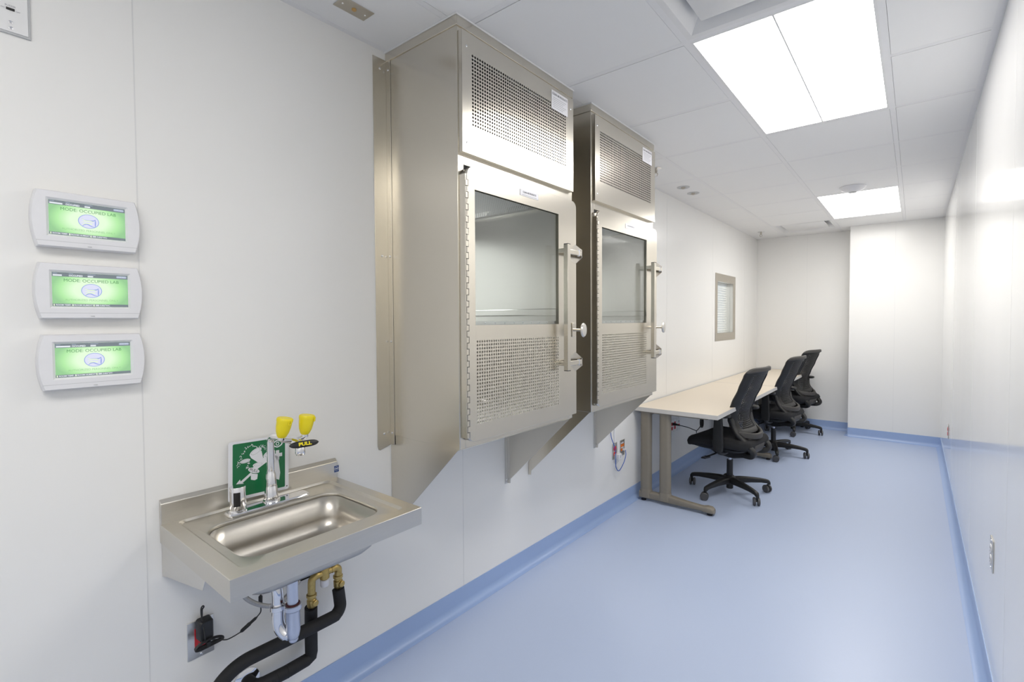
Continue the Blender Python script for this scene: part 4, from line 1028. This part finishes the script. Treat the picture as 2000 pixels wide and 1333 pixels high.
# ============================================================ CHAIRS  (local +x = behind the sitter)
def chair(turn=0):
    C = empty('office_chair', (0, 0, 0))
    # five-star base
    angs = [math.radians(a+turn) for a in (180, 252, 324, 36, 108)]
    bm = NB(); lathe(bm, (0, 0, .068), (0, 0, 1), [(.026, 0), (.030, .008), (.042, .02), (.042, .058), (.030, .070)], 24); lathe(bm, (0, 0, .035), (0, 0, 1), [(.022, 0), (.026, .004), (.026, .04)], 20)
    obj('base_hub', bm, 'chairp', C)
    for k, a in enumerate(angs):
        c, s = math.cos(a), math.sin(a); pr_ = Vector((-s, c, 0)); rd = Vector((c, s, 0))
        bm = NB(); lp = []
        for (r, zc, hh, hw) in ((.02, .100, .026, .026), (.08, .104, .024, .024), (.16, .103, .020, .020), (.24, .098, .016, .017), (.285, .091, .015, .0155), (.303, .083, .017, .014), (.312, .074, .012, .010)):
            lp.append([rd*r + pr_*y_ + Vector((0, 0, zc+z_)) for y_, z_ in rrect(0, 0, hw, hh, min(hw, hh)*.55, 4)])
        loft(bm, lp, True, True); lg = obj('leg', bm, 'chairp', C, ang=50)
        cc = rd*.298
        # caster: two wheels, each turned its own way
        ca = [.3, 1.9, .55, 1.2, 2.4][k]; wx = Vector((math.cos(ca), math.sin(ca), 0)); fx = Vector((-wx.y, wx.x, 0)); ce = cc + fx*.010 + Vector((0, 0, .030))
        bm = NB()
        for q in (-1, 1): lathe(bm, ce + wx*(q*.0075), wx*q, [(.0, 0), (.029, .0), (.030, .003), (.030, .012), (.026, .0155), (.012, .017), (0, .0165)], 24)
        cs = obj('caster', bm, 'caster', lg)
        bm = NB(); cyl(bm, cc+Vector((0, 0, .052)), cc+Vector((0, 0, .085)), .0065, 12); tube(bm, smooth_path([cc+Vector((0, 0, .056)), ce+Vector((0, 0, .026))-fx*.01, ce+fx*.0], 4), [.007]*9, 8)
        obj('caster_stem', bm, 'blackp', cs)
    bm = NB(); cyl(bm, (0, 0, .10), (0, 0, .262), .0235, 24); obj('column', bm, 'blackp', C)
    bm = NB(); cyl(bm, (0, 0, .26), (0, 0, .335), .0135, 20); obj('gas_lift', bm, 'satin', C)
    # mechanism
    bm = NB(); loft(bm, [[(x, y, z) for x, y in rrect(.02, 0, hx, hy, .03, 4)] for z, hx, hy in ((.285, .04, .035), (.312, .12, .075), (.345, .155, .10), (.368, .16, .12))], True, True); obj('tilt_mechanism', bm, 'blackp', C)
    # seat pan and cushion
    bm = NB(); loft(bm, [[(x, y, z) for x, y in rrect(-.025, 0, hx, hy, r, 6)] for z, hx, hy, r in ((.362, .16, .17, .06), (.375, .205, .205, .08), (.392, .225, .222, .09))], True, True); obj('seat_pan', bm, 'chairp', C)
    bm = NB(); lp = []
    for z, i in ((.388, .012), (.398, .0), (.430, -.006), (.452, .004), (.462, .022), (.466, .06)):
        L = []
        for x, y in rrect(-.02, 0, .245-i, .235-i, .085-i*.5, 7):
            zz = z
            if x < -.12: zz -= .035*((-.12-x)/.14)**2      # waterfall front
            zz += .012*(y/.23)**2
            L.append((x, y, zz))
        lp.append(L)
    loft(bm, lp, True, True); obj('seat_cushion', bm, 'fabric', C, ang=70)
    # back surface
    def prof(z):       # u position of the back at height z
        pts = [(.50, .190), (.56, .140), (.60, .122), (.66, .126), (.74, .155), (.85, .205), (.95, .245), (1.0, .262)]
        for (za, ua), (zb, ub) in zip(pts, pts[1:]):
            if z <= zb:
                t = max(0, (z-za)/(zb-za)); t = t*t*(3-2*t)*.4 + t*.6
                return ua + (ub-ua)*t
        return pts[-1][1]
    def hw(z): return .205 if z > .7 else .205-.03*(.7-z)/.2
    def S(s, z, off=0):  # s -1..1
        v = s*hw(z); return Vector((prof(z) - .055*abs(s)**2.2 + off, v, z))
    NZ = 34; zlo, zhi = .535, .952; nu = 15
    bm = NB()
    perf(bm, lambda u, v: S(-.66+1.32*(u + (.0))/nu, zlo+(zhi-zlo)*v/NZ, -.004), nu, NZ, lambda a, b: .36-.12*b)
    o = obj('mesh_back', bm, 'chairp', C); solid(o, .004, 0)
    bm = NB(); rows = 26
    def strip(s0, s1, z0, z1, ns, nz, keep=lambda s, z: True):
        g_ = [[bm.verts.new(S(s0+(s1-s0)*i/ns, z0+(z1-z0)*j/nz)) for i in range(ns+1)] for j in range(nz+1)]
        for j in range(nz):
            for i in range(ns): bm.faces.new((g_[j][i], g_[j][i+1], g_[j+1][i+1], g_[j+1][i]))
    strip(-1, -.64, .52, .95, 4, rows); strip(.64, 1, .52, .95, 4, rows); strip(-1, 1, .95, 1.0, 22, 4); strip(-1, 1, .505, .537, 20, 2)
    for v in bm.verts:      # round the upper corners
        s_, z_ = v.co.y/.205, v.co.z
        if z_ > .951: v.co.z = .951 + (z_-.951)*(1-.55*abs(s_)**6)
    bmesh.ops.remove_doubles(bm, verts=bm.verts[:], dist=.002)
    o = obj('back_frame', bm, 'chairp', C, ang=60); solid(o, .014, 0); b_ = o.modifiers.new('b', 'BEVEL'); b_.width = .004; b_.segments = 2; b_.limit_method = 'ANGLE'
    # top rail
    bm = NB(); lp = []
    for i in range(15):
        s_ = -1+2*i/14; c = S(s_*.985, .992); k = math.sqrt(max(.12, 1-abs(s_)**8)); c.z -= .018*abs(s_)**5
        lp.append([c + Vector((x_*k, 0, z_*k)) for x_, z_ in rrect(.004, 0, .013, .017, .009, 3)])
    loft(bm, lp, True, True); obj('top_rail', bm, 'chairg', C, ang=60)
    # lower arms of the back frame
    for q in (-1, 1):
        path = smooth_path([S(q*.86, .62), S(q*.86, .56), (.130, q*.170, .515), (.172, q*.162, .468), (.212, q*.152, .420), (.236, q*.146, .388), (.236, q*.138, .366), (.214, q*.128, .352), (.16, q*.11, .350), (.08, q*.08, .350)], 5)
        bm = NB(); lp = []
        for i, p in enumerate(path):
            d_ = (path[min(i+1, len(path)-1)]-path[max(i-1, 0)]).normalized(); n_ = d_.cross(Vector((0, 1, 0))).normalized(); t_ = i/(len(path)-1)
            ww = .034 - .004*t_; hh = .010+.013*t_
            lp.append([p + Vector((0, 1, 0))*a_ + n_*c_ for a_, c_ in rrect(0, 0, ww*(1-.3*t_), hh, .008, 3)])
        loft(bm, lp, True, True); obj('back_arm', bm, 'chairp', C, ang=60)
    # lumbar yoke and tail
    bm = NB(); lp = []
    for i in range(17):
        s_ = -1+2*i/16; c = Vector((.222-.085*abs(s_)**2.4, s_*.165, .487+.022*abs(s_)**2))
        lp.append([c + Vector((x_, 0, z_)) for x_, z_ in rrect(0, 0, .012, .022, .008, 3)])
    loft(bm, lp, True, True); obj('lumbar_yoke', bm, 'chairg', C, ang=60)
    bm = NB(); lp = []
    for z, hx, hy, cx in ((.365, .02, .075, .200), (.38, .028, .095, .203), (.42, .030, .105, .205), (.452, .024, .11, .195), (.468, .012, .11, .19)):
        lp.append([(x-.16*y*y*4, y, z) for x, y in rrect(cx, 0, hx, hy, hx*.8, 4)])
    loft(bm, lp, True, True); obj('spine_cover', bm, 'chairg', C, ang=60)
    # armrests
    for q in (-1, 1):
        ar = empty('armrest', (0, 0, 0)); ar.parent = C
        bm = NB(); tube(bm, smooth_path([(.03, q*.13, .352), (.03, q*.20, .356), (.03, q*.258, .378), (.03, q*.268, .42)], 5), .017, 10); obj('arm_bracket', bm, 'chairp', ar)
        bm = NB(); loft(bm, [[(x, y, z) for x, y in rrect(cx, q*.268, hx, .014, .012, 4)] for z, cx, hx in ((.385, .03, .036), (.44, .03, .042), (.55, .03, .036), (.64, .03, .030))], True, True); obj('arm_post', bm, 'chairp', ar)
        bm = NB(); loft(bm, [[(x, y, z) for x, y in rrect(-.01, q*.262, .125-i, .046-i, .034, 5)] for z, i in ((.637, .018), (.643, .002), (.656, 0), (.664, .004), (.667, .014))], True, True); obj('arm_pad', bm, 'chairp', ar)
    # tilt lever with white mark
    bm = NB(); tube(bm, smooth_path([(-.04, -.11, .335), (-.05, -.19, .328), (-.065, -.245, .322)], 4), .006, 8)
    prism(bm, [(-.045, -.235), (-.055, -.300), (-.085, -.305), (-.082, -.240)], 2, .314, .324); lv = obj('tilt_lever', bm, 'blackp', C)
    bm = NB(); loft(bm, [[(x, y, .3245) for x, y in rrect(-.067, -.285, h_, h_, .002, 2)] for h_ in (.007, .005)]); obj('lever_mark', bm, 'signw', lv, smooth=False)
    return C
GRP = 'black mesh office chairs along the desks'
ch = chair(8); ch.location = (.540, 3.960, 0); ch.rotation_euler.z = math.radians(-8)
tag(ch, 'black mesh office chair at the desk, nearest the camera', 'chair', GRP)
c2 = chair(46); c2.location = (.560, 5.37, 0); c2.rotation_euler.z = math.radians(-10)
tag(c2, 'black mesh office chair at the desk, the middle one of three', 'chair', GRP)
c3 = copy_tree(c2); c3.location = (.525, 6.58, 0); c3.rotation_euler.z = math.radians(-16)
tag(c3, 'black mesh office chair at the desk, farthest away near the corner', 'chair', GRP)
